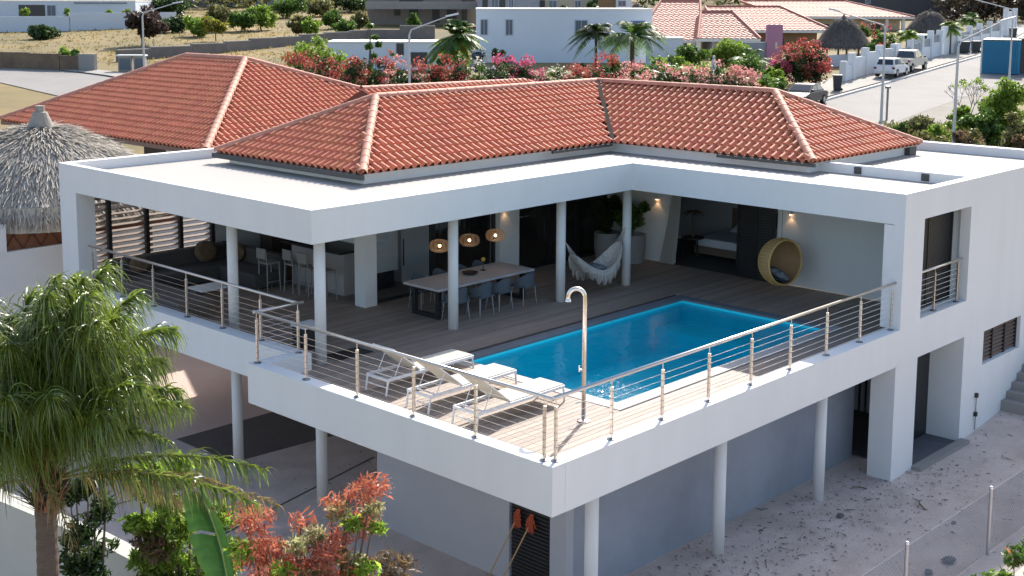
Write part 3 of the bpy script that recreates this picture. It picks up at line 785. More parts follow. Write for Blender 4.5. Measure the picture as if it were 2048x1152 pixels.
# ================================================================== SUN LOUNGERS
FAB = mat('lounger_mesh', (.66, .63, .56), .8, var=.08, vs=40, trans=.25, bump=.1, bs=200)
WMET = mat('white_metal', (.72, .73, .75), .35)
def lounger(label, y0, x0=1.15):
    t = thing('sun_lounger', label, 'sun lounger', (x0, y0+.31, DZ), 'white sun loungers by the pool')
    L, Wd, H = 2.25, .62, .33; z = DZ
    def B(name, *b, m=WMET, p=t): return obj(name, MB().box(x0+b[0], x0+b[1], y0+b[2], y0+b[3], z+b[4], z+b[5]), m, p, bev=.004)
    B('side_rail', 0, L, 0, .035, H-.06, H-.005); B('side_rail', 0, L, Wd-.035, Wd, H-.06, H-.005)
    fr_ = B('frame', 0, .035, .036, Wd-.036, H-.055, H-.01); B('frame', L-.035, L, .036, Wd-.036, H-.055, H-.01)
    for (a, b_) in ((0, 0), (0, Wd), (L, 0), (L, Wd)):
        dx = -.05 if a == 0 else .03; s_ = 1 if b_ == 0 else -1
        obj('leg', MB().tube([(x0+a+(.02 if a == 0 else -.02), y0+b_+s_*.02, z+H-.06), (x0+a+(.02 if a == 0 else -.02)+dx, y0+b_+s_*.02, z+.001)], .019, 8), WMET, t)
    for zz in (.14,):
        obj('crossbar', MB().box(x0+.0, x0+.02, y0+.04, y0+Wd-.04, z+zz, z+zz+.02), WMET, t); obj('crossbar', MB().box(x0+L-.02, x0+L, y0+.04, y0+Wd-.04, z+zz, z+zz+.02), WMET, t)
    B('seat', .82, L-.01, .02, Wd-.02, H-.012, H+.012, m=FAB)
    p0 = Vector((x0+.82, 0, z+H+.01)); an = rad(40); p1 = p0+Vector((-math.cos(an)*.86, 0, math.sin(an)*.80)); nn = Vector((math.sin(an), 0, math.cos(an)))*.012
    mb = MB(); c = [p0-nn, p1-nn, p1+nn, p0+nn]
    mb.hexa([(c[0].x, y0+.03, c[0].z), (c[1].x, y0+.03, c[1].z), (c[1].x, y0+Wd-.03, c[1].z), (c[0].x, y0+Wd-.03, c[0].z), (c[3].x, y0+.03, c[3].z), (c[2].x, y0+.03, c[2].z), (c[2].x, y0+Wd-.03, c[2].z), (c[3].x, y0+Wd-.03, c[3].z)])
    bk = obj('backrest', mb, FAB, t)
    obj('back_frame', MB().tube([(p0.x, y0+.02, p0.z), (p1.x, y0+.02, p1.z), (p1.x, y0+Wd-.02, p1.z), (p0.x, y0+Wd-.02, p0.z)], .012, 6), WMET, bk)
    q = p0.lerp(p1, .62)
    for yy in (.07, Wd-.07): obj('stay', MB().tube([(q.x, y0+yy, q.z-.02), (x0+.22, y0+yy, z+H-.03)], .009, 6), WMET, t)
    obj('crossbar', MB().box(x0+.2, x0+.22, y0+.04, y0+Wd-.04, z+H-.05, z+H-.03), WMET, t)
    return t
lounger('white lounger farthest from the corner, its head still in the shade', 5.14, 1.25)
lounger('white lounger in the middle of the three', 3.86, 1.12)
lounger('white lounger nearest the sunlit terrace corner', 2.60, 1.05)

# ================================================================== DINING TABLE + CHAIRS + PENDANTS
tb_ = thing('dining_table', 'long pale topped dining table with black legs under three rattan lamps', 'table', (7.26, 9.0, DZ))
TOP = mat('table_top', (.55, .53, .52), .5, var=.2, vs=6)
obj('tabletop', MB().box(5.64, 8.88, 8.4, 9.6, .345, .40), TOP, tb_, bev=.004)
for x in (5.78, 8.62):
    mb = MB().box(x, x+.09, 8.55, 8.66, DZ+.001, .344).box(x, x+.09, 9.34, 9.45, DZ+.001, .344).box(x, x+.09, 8.66, 9.34, DZ+.001, DZ+.1).box(x, x+.09, 8.66, 9.34, .26, .344)
    obj('leg', mb, BLACK, tb_)
CH = mat('rope_grey', (.10, .125, .15), .8, var=.5, vs=60, bump=.4, bs=120)
CL = mat('chair_leg', (.35, .38, .40), .4, metal=.4)
def chair_proto(label, loc, rz):
    t = thing('dining_chair', label, 'chair', loc, 'grey woven dining chairs')
    t.rotation_euler = (0, 0, rz)
    obj('seat', MB().box(-.24, .24, -.22, .24, .42, .47), CH, t, world=False, bev=.02)
    mb = MB(); n = 14
    for k in range(n):                                            # woven tub back, open to the front (+y)
        a0_, a1_ = math.pi*(1+k/n), math.pi*(1+(k+1)/n)
        def pt(a, r_, z_): return (math.cos(a)*.27*r_, .06+math.sin(a)*.30*r_, z_)
        top0 = .80-.16*abs(math.cos(a0_))**2; top1 = .80-.16*abs(math.cos(a1_))**2
        mb.hexa([pt(a0_, 1, .44), pt(a1_, 1, .44), pt(a1_, .92, .44), pt(a0_, .92, .44), pt(a0_, 1.06, top0), pt(a1_, 1.06, top1), pt(a1_, .98, top1), pt(a0_, .98, top0)])
    obj('backrest', mb, CH, t, world=False)
    for sx in (-1, 1):
        for sy in (-1, 1): obj('leg', MB().tube([(sx*.2, sy*.18+.01, .43), (sx*.235, sy*.22+.01, .001)], [.014, .010], 7), CL, t, world=False)
    return t
c0 = chair_proto('grey woven chair behind the second round column, at the near side of the dining table', (6.08, 8.28, DZ), 0)
for x, lb in ((6.86, 'grey woven chair just right of the second round column, near side of the table'), (7.5, 'grey woven chair in the middle of the near side of the dining table'), (8.34, 'grey woven chair nearest the right end on the near side of the dining table')):
    dup(c0, (x, 8.26, DZ), 0, lb)
for x, lb in ((6.35, 'grey woven chair on the far side at the left end of the dining table'), (7.05, 'grey woven chair on the far side of the table, second from the left end'), (7.75, 'grey woven chair on the far side of the table, third from the left end'), (8.4, 'grey woven chair on the far side at the right end of the dining table')):
    dup(c0, (x, 9.72, DZ), math.pi, lb)
RAT = mat('rattan', (.50, .38, .24), .7, var=.4, vs=20, rnd=.2)
BULB = mat('warm_bulb', (1, .7, .4), .4, emit=(1, .55, .25), es=9)
for u, lb in ((6.25, 'rattan pendant lamp half hidden by the second round column'), (7.23, 'rattan pendant lamp hanging in the middle over the dining table'), (8.12, 'rattan pendant lamp nearest the white pillar, hanging over the table')):
    z = 1.25
    t = thing('pendant_lamp', lb, 'lamp', (u, 9.0, z), 'rattan pendant lamps')
    s_ = MB()
    for k in range(17):                                              # horizontal hoops
        a = -math.pi/2+math.pi*(k+1)/18; r_ = .24*math.cos(a)**.55; zz = .14*math.sin(a)
        s_.tube([(r_*math.cos(b*math.pi/12), r_*math.sin(b*math.pi/12), zz) for b in range(25)], .0042, 4, cap=False)
    for k in range(14):
        b = 2*math.pi*k/14; s_.tube([((.24*math.cos(a)**.55)*math.cos(b), (.24*math.cos(a)**.55)*math.sin(b), .14*math.sin(a)) for a in [-1.5+3.0*i/10 for i in range(11)]], .003, 4, cap=False)
    obj('lamp_shade', s_, RAT, t, world=False)
    bm_ = bpy.data.meshes.new('bulb'); b = bmesh.new(); bmesh.ops.create_uvsphere(b, u_segments=12, v_segments=8, radius=.035); b.to_mesh(bm_); b.free(); bm_.materials.append(BULB)
    obj('bulb', bm_, None, t, world=False)
    obj('cord', MB().tube([(0, 0, .03), (0, 0, ZS-.02-z)], .004, 5), BLACK, t, world=False)
    ld_ = bpy.data.lights.new('lamp_light', 'POINT'); ld_.energy = .4; ld_.color = (1, .62, .32); ld_.shadow_soft_size = .04
    lo = bpy.data.objects.new('lamp_light', ld_); COL.objects.link(lo); lo.parent = t; lo.location = (0, 0, -.06)
bw = thing('bowl', 'dark shallow bowl on the dining table', 'bowl', (7.3, 9.05, .402))
obj('dish', MB().lathe([(.02, 0), (.14, .015), (.20, .06), (.19, .06), (.13, .025), (.02, .012)], (0, 0, 0), 20), mat('dark_wood', (.05, .035, .03), .6), bw, world=False)
vs_ = thing('table_ornament', 'small yellow ball ornament on a thin dark stand on the dining table', 'ornament', (7.85, 9.15, .402))
obj('stand', MB().lathe([(.07, 0), (.07, .01), (.008, .02), (.008, .22)], (0, 0, 0), 12, cap=True), BLACK, vs_, world=False)
m_ = bpy.data.meshes.new('ball'); b = bmesh.new(); bmesh.ops.create_uvsphere(b, u_segments=12, v_segments=8, radius=.055); b.to_mesh(m_); b.free(); m_.materials.append(mat('mustard', (.45, .30, .05), .5))
o = obj('ball', m_, None, vs_, world=False); o.location = (0, 0, .27)
# sconces
for (x, y, z, dx, dy, lb) in ((14.58, 8.95, 1.42, -1, 0, 'small lit wall lamp on the white wall above the planters'), (14.58, 4.73, 1.50, -1, 0, 'small lit wall lamp above the hanging egg chair'), (10.12, 10.58, 1.46, 0, -1, 'small lit wall lamp on the white pillar behind the dining table')):
    t = thing('wall_lamp', lb, 'lamp', (x, y, z), 'small lit wall lamps')
    obj('housing', MB().box(min(0, dx*.07)-(.035 if dx == 0 else 0), max(0, dx*.07)+(.035 if dx == 0 else 0), min(0, dy*.07)-(.035 if dy == 0 else 0), max(0, dy*.07)+(.035 if dy == 0 else 0), 0, .09), WMET, t, world=False)
    obj('bulb', MB().box(dx*.035-.02, dx*.035+.02, dy*.035-.02, dy*.035+.02, -.012, -.002), BULB, t, world=False)
    ld_ = bpy.data.lights.new('lamp_light', 'SPOT'); ld_.energy = 1.3; ld_.color = (1, .6, .28); ld_.spot_size = rad(100); ld_.spot_blend = .6; ld_.shadow_soft_size = .03
    lo = bpy.data.objects.new('lamp_light', ld_); COL.objects.link(lo); lo.parent = t; lo.location = (dx*.06, dy*.06, -.03)

# ================================================================== HAMMOCK
hm = thing('hammock', 'white fringed crochet hammock slung between the third round column and the inner corner column', 'hammock', (10.3, 7.7, -.1))
YARN = mat('cotton_yarn', (.62, .58, .53), .9, var=.3, vs=50, rnd=.2, island=True)
A_ = Vector((9.2, 7.7, 1.12)); B_ = Vector((11.56, 7.7, 1.18))
def hp(t, w_, dz=0):                                              # t 0..1 along, w -1..1 across
    body = max(0, min(1, (t-.10)/.80)); sag = math.sin(math.pi*max(0, min(1, (t-.02)/.96)))**.8
    p = A_.lerp(B_, t); z = p.z - .98*sag
    wd = .34*math.sin(math.pi*body)**.5 if 0 < body < 1 else 0
    z += abs(w_)**1.7*.13*(wd/.34)
    return Vector((p.x, p.y+w_*wd, z+dz))
NU, NVv = 40, 12
V = [hp(.1+.8*i/NU, -1+2*j/NVv) for i in range(NU+1) for j in range(NVv+1)]
hmnet = MB()
for i in range(0, NU+1): 
    hmnet.tube([V[i*(NVv+1)+j] for j in range(NVv+1)], .007, 4, cap=False)
clo = MB(); 
for i in range(NU):
    for j in range(NVv): 
        q = i*(NVv+1)+j; clo.quad(V[q]-Vector((0,0,.004)), V[q+NVv+1]-Vector((0,0,.004)), V[q+NVv+2]-Vector((0,0,.004)), V[q+1]-Vector((0,0,.004)))
obj('net', hmnet, YARN, hm); obj('cloth', clo, YARN, hm)
for E_, t_ in ((A_, .12), (B_, .88)):
    rp = MB()
    for w_ in (-1, -.6, -.2, .2, .6, 1): rp.tube([E_, hp(t_, w_)], .006, 4)
    obj('rope', rp, YARN, hm)
rl = random.Random(4)
for side in (-1, 1):                                             # crochet fringe with scalloped hem
    fr_ = MB()
    N = 110
    for i in range(N):
        t = .14+.74*i/N; p = hp(t, side); L_ = (.26+.13*abs(math.sin(i*math.pi/14)))*(math.sin(math.pi*(t-.1)/.8)**.3)
        q = p+Vector((rl.uniform(-.015, .015), side*.02, -L_))
        fr_.tube([p, (p+q)/2+Vector((0, side*.015, 0)), q], [.006, .005, .003], 4)
        if i % 2 == 0:
            p2 = hp(t+.02, side); fr_.tube([p+Vector((0, side*.01, -.05)), p2+Vector((0, side*.01, -.13))], .004, 4); fr_.tube([p2+Vector((0, side*.01, -.05)), p+Vector((0, side*.01, -.13))], .004, 4)
    obj('fringe', fr_, YARN, hm)
def cushion(name, label, loc, size, m, rot=(0, 0, 0), group=None, tagit=True, parent=None):
    me = bpy.data.meshes.new(name); b = bmesh.new(); bmesh.ops.create_cube(b, size=1); bmesh.ops.subdivide_edges(b, edges=b.edges[:], cuts=5, use_grid_fill=True)
    for v_ in b.verts:
        x, y, z = v_.co; e = (1-(abs(x)*2)**4)*(1-(abs(y)*2)**4)
        v_.co = Vector((x*size[0]*(1-.06*(abs(y)*2)**2 if abs(x) > .4 else 1), y*size[1], z*size[2]*(.25+.75*max(0, e))))
    b.to_mesh(me); b.free(); me.materials.append(m); me.polygons.foreach_set('use_smooth', [True]*len(me.polygons))
    o = bpy.data.objects.new(name, me); COL.objects.link(o); o.location = loc; o.rotation_euler = rot
    if tagit: tag(o, label, 'cushion', group)
    return o
LEAFP = mat('patterned_fabric', (.30, .34, .36), .8, var=1.0, vs=14, col2=(.03, .05, .06))
cushion('cushion', 'dark leaf patterned cushion lying in the hammock', hp(.52, 0)+Vector((0, .02, .10)), (.5, .42, .16), LEAFP, (.25, -.1, .3))

# ================================================================== HANGING RATTAN BALL CHAIR
bc = Vector((13.35, 4.25, .52)); R_ = .585
hc = thing('hanging_chair', 'round rattan basket chair hanging from the ceiling by the white end wall', 'hanging chair', tuple(bc))
fdir = Vector((-.22, -.95, .04)).normalized()
ax = fdir; sx_ = ax.cross(Vector((0, 0, 1))).normalized(); sy_ = sx_.cross(ax)
WEAVE = mat('rattan_weave', (.55, .33, .16), .65, var=.5, vs=30, bump=.5, bs=60, col2=(.22, .14, .08)); CANE = mat('rattan_cane', (.75, .50, .18), .5, var=.3, vs=20)
shell = MB(); n = 40
prof = []
op = rad(72)
for k in range(15):
    a = op+(math.pi-op)*k/14
    prof.append((R_*math.sin(a), R_*math.cos(a)*.86))
def axp(r_, h, t): return bc + ax*h + (sx_*math.cos(t)+sy_*math.sin(t))*r_
vs2 = [axp(r_, h, 2*math.pi*j/n) for r_, h in prof for j in range(n)]
fs2 = [(i*n+j, i*n+(j+1) % n, (i+1)*n+(j+1) % n, (i+1)*n+j) for i in range(len(prof)-1) for j in range(n)]
shell.add(vs2, fs2); so_ = obj('basket', shell, WEAVE, hc, smooth=True)
sm = so_.modifiers.new('solid', 'SOLIDIFY'); sm.thickness = .02
cn = MB()
for j in range(0, n, 1): cn.tube([axp(r_*1.012, h*1.012, 2*math.pi*j/n) for r_, h in prof], .006, 4, cap=False)
for i in range(1, len(prof)-1): cn.tube([axp(prof[i][0]*1.012, prof[i][1]*1.012, 2*math.pi*j/n) for j in range(n+1)], .0055, 4, cap=False)
obj('weave', cn, CANE, hc)
obj('rim', MB().tube([axp(prof[0][0], prof[0][1], 2*math.pi*j/48) for j in range(49)], .026, 8, cap=False), CANE, hc, smooth=True)
obj('chain', MB().tube([tuple(bc+Vector((0, 0, R_*.97))), (bc.x, bc.y, ZS-.015)], .007, 6), STEELD, hc)
cushion('cushion', 'white and black patterned cushion leaning in the hanging chair', bc+Vector((.0, .05, -.30)), (.62, .5, .20), mat('chair_cushion', (.38, .40, .44), .85, var=1, vs=9, col2=(.02, .025, .04)), (.5, .1, .6))
cushion('cushion', 'dark navy seat cushion at the bottom of the hanging chair', bc+Vector((.0, .06, -.40)), (.55, .5, .14), mat('navy_fabric', (.03, .04, .06), .9, var=.5, vs=9), (.15, 0, .55))

# ================================================================== PLANTERS, CURTAIN, BEDROOM
POT = mat('planter_stone', (.33, .32, .31), .85, var=.3, vs=8, bump=.2)
def planter(label, x, y, r_, h, ph, pw, leafm):
    t = thing('potted_shrub', label, 'potted plant', (x, y, DZ), 'tall potted shrubs on the terrace')
    obj('pot', MB().lathe([(r_*.86, 0), (r_, h*.5), (r_*1.0, h), (r_*.9, h), (r_*.9, h-.08), (.01, h-.08)], (0, 0, 0), 28, cap=False), POT, t, world=False, smooth=False)
    rng = nrng(); cl = clumps(rng, (0, 0, h+ph*.55), (pw, pw, ph*.5), 22)
    V, F_ = leaves(rng, cl, (.15, .15, .16), 3200, .11, 2.8)
    obj('foliage', npmesh('foliage', V, F_, leafm), None, t, world=False)
    mb = MB()
    for i in range(7): mb.tube([(0, 0, h-.1), tuple((Vector(cl[i*3])+Vector((0, 0, h)))/2), tuple(cl[i*3])], [.018, .012, .005], 5)
    obj('stem', mb, BARK, t, world=False)
planter('tall pale pot with a dark leafy shrub, left of the inner corner column', 13.85, 10.15, .36, .78, .95, .42, L_DARK)
planter('tall pale pot with a spreading green shrub, right of the inner corner column', 14.05, 9.38, .36, .80, .95, .44, L_GREEN)
def curtain(label, x, y, y2, z0, z1, gather):
    t = thing('curtain', label, 'curtain', (x, (y+y2)/2, z0), 'pale curtains of the bedroom opening')
    V = []; NN = 44
    for j in range(13):
        f_ = j/12; z = z1+(z0-z1)*f_
        sh_ = gather*math.sin(math.pi*min(1, f_*1.0))*.0 + gather*f_**1.5
        for i in range(NN+1):
            s_ = i/NN; wv = .055*math.sin(s_*math.pi*11+f_*1.5)*(.7+.5*f_)
            V.append((x+wv, y+(y2-y)*s_*(1-.35*(1-f_)) + sh_, z))
    Fq = [(j*(NN+1)+i, j*(NN+1)+i+1, (j+1)*(NN+1)+i+1, (j+1)*(NN+1)+i) for j in range(12) for i in range(NN)]
    o = obj('fabric', npmesh('fabric', np.array(V)-np.array([x, (y+y2)/2, z0]), Fq, mat('linen', (.55, .53, .48), .9, trans=.2, var=.1, vs=20), True), None, t, world=False)
    obj('curtain_rail', MB().tube([(0, -(y2-y)/2-.1, z1-z0+.01), (0, (y2-y)/2+.1, z1-z0+.01)], .012, 6), BLACK, t, world=False)
curtain('pale linen curtain tied towards the wall edge beside the planters', 14.48, 8.08, 8.5, DZ+.02, 1.93, .22)
bd = thing('bed', 'white bed on a low wooden base seen inside the bedroom', 'bed', (16.9, 7.6, DZ))
WB = mat('bed_wood', (.16, .12, .09), .6)
obj('base', MB().box(15.9, 17.95, 6.6, 8.6, DZ+.12, DZ+.32), WB, bd)
for x in (15.95, 17.85):
    for y_ in (6.65, 8.5): obj('leg', MB().box(x, x+.06, y_, y_+.06, DZ, DZ+.12), WB, bd)
LIN = mat('bed_linen', (.62, .66, .72), .9, bump=.3, bs=6)
obj('mattress', MB().box(15.92, 17.95, 6.62, 8.58, DZ+.321, DZ+.56), LIN, bd, bev=.05)
obj('headboard', MB().box(17.951, 17.99, 6.5, 8.7, DZ+.1, DZ+1.15), WB, bd)
cushion('pillow', 'white pillow on the bed', (17.55, 7.1, DZ+.66), (.5, .7, .2), LIN, (0, -.4, 0))
cushion('pillow', 'second white pillow on the bed, nearer the curtain', (17.55, 8.0, DZ+.66), (.5, .7, .2), LIN, (0, -.4, 0))
st_ = thing('side_table', 'round dark side table with thin legs just inside the bedroom', 'table', (15.6, 8.45, DZ))
obj('tabletop', MB().lathe([(.01, .60), (.32, .60), (.32, .63), (.01, .63)], (0, 0, 0), 24), BLACK, st_, world=False)
for k in range(3): a = k*2.09; obj('leg', MB().tube([(.22*math.cos(a), .22*math.sin(a), .6), (.28*math.cos(a), .28*math.sin(a), 0)], .015, 6), BLACK, st_, world=False)
pp = thing('palm_lamp', 'dark palm shaped ornament on the round side table', 'ornament', (15.6, 8.45, DZ+.631))
obj('stem', MB().tube([(0, 0, 0), (.02, 0, .3), (0, 0, .62)], [.05, .035, .03], 8), mat('wicker', (.13, .09, .06), .8, var=.4, vs=30), pp, world=False)
mb = MB()
for k in range(12):
    a = k*.5236; d = Vector((math.cos(a), math.sin(a), 0)); s_ = Vector((-d.y, d.x, 0))*.05
    p = [Vector((0, 0, .62)), d*.18+Vector((0, 0, .74)), d*.36+Vector((0, 0, .62))]
    mb.poly([p[0]-s_*.3, p[1]-s_, p[2], p[1]+s_])
obj('fronds', mb, mat('wicker', (.13, .09, .06), .8), pp, world=False)

# ================================================================== LOUNGE AND KITCHEN
CHARC = mat('charcoal_fabric', (.08, .072, .068), .95, var=.3, vs=10); BRN = mat('brown_fabric', (.20, .13, .075), .95, var=.7, vs=12, col2=(.09, .055, .035))
sf = thing('corner_sofa', 'dark corner sofa in the shaded lounge in front of the louvred screen', 'sofa', (3.9, 16.0, DZ))
obj('seat', MB().box(1.9, 5.3, 15.45, 16.3, DZ+.05, DZ+.42), CHARC, sf, bev=.04); obj('backrest', MB().box(1.9, 5.3, 16.3, 16.6, DZ+.05, DZ+.80), CHARC, sf, bev=.05)
obj('seat', MB().box(4.5, 5.3, 13.9, 15.44, DZ+.05, DZ+.42), CHARC, sf, bev=.04); obj('backrest', MB().box(5.31, 5.55, 13.9, 16.6, DZ+.05, DZ+.80), CHARC, sf, bev=.05)
cushion('cushion', 'large brown patterned cushion in the corner of the dark sofa', (4.55, 16.15, DZ+.70), (.62, .2, .55), BRN, (-.25, 0, .1))
cushion('cushion', 'smaller brown cushion on the dark sofa nearest the kitchen', (5.12, 15.6, DZ+.66), (.5, .2, .45), BRN, (-.25, 0, -.7))
cushion('cushion', 'brown cushion at the left end of the dark sofa', (2.6, 16.15, DZ+.64), (.5, .2, .42), BRN, (-.25, 0, 0))
db = thing('daybed', 'low brown daybed standing along the railing in the lounge', 'daybed', (2.0, 14.2, DZ))
obj('base', MB().box(1.5, 2.45, 12.6, 16.2, DZ+.02, DZ+.22), WB, db); obj('mattress', MB().box(1.5, 2.45, 12.6, 16.2, DZ+.221, DZ+.40), mat('taupe_fabric', (.17, .14, .12), .95, var=.2, vs=5), db, bev=.03)
ct = thing('coffee_table', 'low coffee table with a white top behind the lounge railing', 'table', (3.0, 13.6, DZ))
obj('tabletop', MB().box(2.6, 3.45, 13.35, 13.95, DZ+.37, DZ+.42), mat('white_top', (.75, .75, .74), .5), ct, bev=.01); obj('base', MB().box(2.75, 3.3, 13.5, 13.8, DZ, DZ+.369), WB, ct)
spk = thing('side_table', 'small black side table with a white tray top next to the corner column', 'table', (2.3, 8.9, DZ))
obj('base', MB().box(2.05, 2.55, 8.65, 9.1, DZ, DZ+.46), BLACK, spk); obj('tabletop', MB().box(2.03, 2.57, 8.63, 9.12, DZ+.461, DZ+.50), mat('white_top', (.75, .75, .74), .5), spk)
mt_ = tag(obj('door_mat', MB().box(2.05, 3.0, 7.6, 8.1, DZ+.002, DZ+.014), BLACK), 'flat dark mat on the deck beside the corner column', 'mat')
br = thing('bar_counter', 'bar counter with a dark top and pale front in the open kitchen', 'counter', (6.0, 12.6, DZ))
obj('front', MB().box(5.75, 6.5, 11.9, 14.0, DZ, .72), mat('counter_front', (.45, .42, .40), .7, var=.1), br); obj('worktop', MB().box(5.55, 6.6, 11.8, 14.2, .721, .77), BLACK, br)
STL = mat('stool_metal', (.30, .28, .26), .5); 
def stool(label, x, y, rz):
    t = thing('bar_stool', label, 'stool', (x, y, DZ), 'pale bar stools along the kitchen counter'); t.rotation_euler = (0, 0, rz)
    obj('seat', MB().box(-.2, .2, -.2, .2, .70, .74), STL, t, world=False, bev=.01)
    for a in (-1, 1):
        obj('rear_leg', MB().tube([(-.2, a*.19, 0), (-.18, a*.17, .7), (-.24, a*.17, 1.1)], .016, 6), STL, t, world=False)
        obj('front_leg', MB().tube([(.2, a*.19, 0), (.18, a*.17, .7)], .016, 6), STL, t, world=False)
        obj('footrest', MB().tube([(-.19, a*.185, .25), (.19, a*.185, .25)], .01, 6), STL, t, world=False)
    obj('backrest', MB().box(-.25, -.22, -.18, .18, .84, 1.1), STL, t, world=False)
    return t
s0 = stool('pale bar stool farthest left, standing apart nearest the lounge sofa', 4.85, 13.75, 0)
for y_, lb in ((13.15, 'pale bar stool second from the left at the counter'), (12.55, 'pale bar stool third from the left at the counter'), (11.95, 'pale bar stool closest to the corner column')): dup(s0, (5.2, y_, DZ), rr.uniform(-.1, .1), lb)
KW = mat('kitchen_white', (.78, .80, .82), .5)
kc = thing('kitchen_cabinet', 'white kitchen cabinet block behind the left glass door', 'cabinet', (7.2, 12.6, DZ))
bd_ = obj('body', MB().box(6.6, 7.4, 11.75, 13.6, DZ+.45, 1.12), KW, kc, bev=.004); obj('plinth', MB().box(6.65, 7.3, 11.8, 13.5, DZ, DZ+.449), BLACK, kc)
obj('drawer_line', MB().box(6.594, 6.6, 11.76, 13.58, .50, .515), BLACK, bd_)
fk = thing('tall_cupboard', 'tall flat white cupboard seen through the glass behind the table', 'cupboard', (8.1, 12.1, DZ))
obj('body', MB().box(7.75, 8.72, 12.0, 12.5, DZ, 1.18), KW, fk, bev=.004); obj('handle', MB().box(7.79, 7.81, 11.97, 11.998, .1, .8), BLACK, fk)
kb = thing('kitchen_shelf', 'dim wooden shelf wall with jars at the back of the kitchen', 'shelf', (9, 16.5, DZ))
obj('cabinet', MB().box(6.8, 12.5, 16.3, 16.85, DZ, ZS-.02), mat('dark_oak', (.10, .075, .055), .7, var=.4, vs=3), kb)
rj = random.Random(6)
for k in range(14): obj('jar', MB().lathe([(.06, 0), (.07, .12), (.05, .2), (.02, .2)], (7+k*.38, 16.22, rj.choice((.9, 1.35))), 10, cap=True), mat('jar_glaze', (.35, .22, .10), .4, rnd=.5), kb)
obj('shelf_board', MB().box(6.8, 12.5, 16.1, 16.3, .86, .90), WB, kb); obj('shelf_board', MB().box(6.8, 12.5, 16.1, 16.3, 1.31, 1.35), WB, kb)
# far bright slatted window behind the right glass doors, daylight put into its pale colour
fw = obj('far_window', MB().box(12.6, 14.4, 16.8, 16.86, .9, 1.9), mat('painted_daylight_pane', (.8, .8, .78), .6), villa)

# brooms at the basement door
BRM = mat('orange_mop', (.55, .11, .05), .9, var=.5, vs=30); POLE = mat('mop_pole', (.50, .30, .15), .6)
for (y0_, y1_, lb) in ((2.80, 2.38, 'orange mop with wooden pole leaning left by the basement door'), (2.50, 2.06, 'orange mop with wooden pole leaning right by the basement door')):
    t = thing('mop', lb, 'mop', (1.45, y0_, YZ), 'orange mops leaning by the basement door')
    top = Vector((1.84, y1_, -2.0)); bot = Vector((1.4, y0_, YZ+.0))
    obj('pole', MB().tube([bot, top], .014, 6), POLE, t)
    mb = MB(); r3 = random.Random(int(y0_*10))
    for k in range(70):
        e = top+Vector((-.02-abs(r3.gauss(0, .02)), r3.gauss(0, .05), -.10-.14*r3.random())); mb.tube([top+Vector((0, r3.uniform(-.04, .04), .10)), (top+e)/2+Vector((-.03, r3.gauss(0, .025), .07)), e], .006, 4)
    obj('mop_head', mb, BRM, t)
# ================================================================== NEIGHBOUR HOUSE (left, behind)
nb = thing('neighbour_house', 'neighbouring white house under a broad red tiled hip roof left of the villa', 'house', (12, 28, -3.3))
nZ = 2.3
A2 = (7.83, 21.03, nZ); Pn = (12.91, 26.11, 4.73); Qn = (12.91, 29.95, 4.73); L2 = (7.83, 35.03, nZ); R2c = (20.2, 21.03, nZ); B2 = (20.2, 35.03, nZ)
roof2 = obj('tile_roof', MB().poly([A2, R2c, Pn]).poly([A2, Pn, Qn, L2]).poly([L2, Qn, B2]).poly([R2c, B2, Qn, Pn]), TILEU, nb)
G1 = tile_face(roof2, L2, (0, -1, 0), (1, 0, 0), RS, .237, .322, lambda a, b: a > b-.02 and a < 14-b+.02, 5.08, 14.0, 0)
rs2 = (4.73-nZ)/5.08
G2 = tile_face(roof2, A2, (1, 0, 0), (0, 1, 0), rs2, .237, .322, lambda a, b: a > b-.02 and a < 12.37-b*(7.29/5.08)+.02, 5.08, 12.37, 0)
lay_tiles(roof2, [G1, G2], .237, .322, 300)
for a_, b_ in ((A2, Pn), (Qn, Pn), (L2, Qn), (R2c, Pn)): ridge_line(roof2, a_, b_, r=.13)
WN = mat('neighbour_white', (.72, .73, .73), .9, var=.1, vs=1)
obj('wall', MB().box(8.4, 8.6, 21.6, 24.2, -3.3, nZ), WN, nb); obj('wall', MB().box(8.4, 8.6, 30, 34.4, -3.3, nZ), WN, nb); obj('wall', MB().box(8.6, 19.6, 21.6, 21.8, -3.3, nZ), WN, nb)
obj('patio_wall', MB().box(11.0, 11.2, 24.2, 30, -3.3, nZ), DARK, nb); obj('patio_post', MB().box(8.45, 8.6, 27.4, 27.55, -3.3, nZ), WN, nb)
obj('eave_board', MB().prism([(7.85, 21.05), (20.1, 21.05), (20.1, 35), (7.85, 35)], nZ-.16, nZ-.02), mat('eave_brown', (.22, .14, .11), .8), nb)
# low roof behind the villa ridge
w3 = thing('rear_wing', 'lower rear house wing whose tiled ridge shows just above the villa roof', 'house', (16, 20, -3.3))
a3, b3 = Vector((12.6, 19.3, 4.02)), Vector((20.3, 19.3, 3.93))
rw3 = obj('tile_roof', MB().poly([(12.6, 16.9, 2.87), (22.7, 16.9, 2.87), b3, a3]).poly([(22.7, 16.9, 2.87), (22.7, 21.7, 2.87), b3]).poly([(12.6, 21.7, 2.87), a3, b3, (22.7, 21.7, 2.87)]).poly([(12.6, 16.9, 2.87), a3, (12.6, 21.7, 2.87)]), TILEU, w3)
H1 = tile_face(rw3, (12.6, 16.9, 2.87), (1, 0, 0), (0, 1, 0), .479, .237, .322, lambda a, b: a < 10.1-b, 2.4, 10.1, 0)
H2 = tile_face(rw3, (22.7, 16.9, 2.87), (0, 1, 0), (-1, 0, 0), .46, .237, .322, lambda a, b: a > b and a < 4.8-b, 2.4, 4.8, 0)
lay_tiles(rw3, [H1, H2], .237, .322, 200)
ridge_line(rw3, a3, b3); ridge_line(rw3, (22.7, 16.9, 2.87), b3)
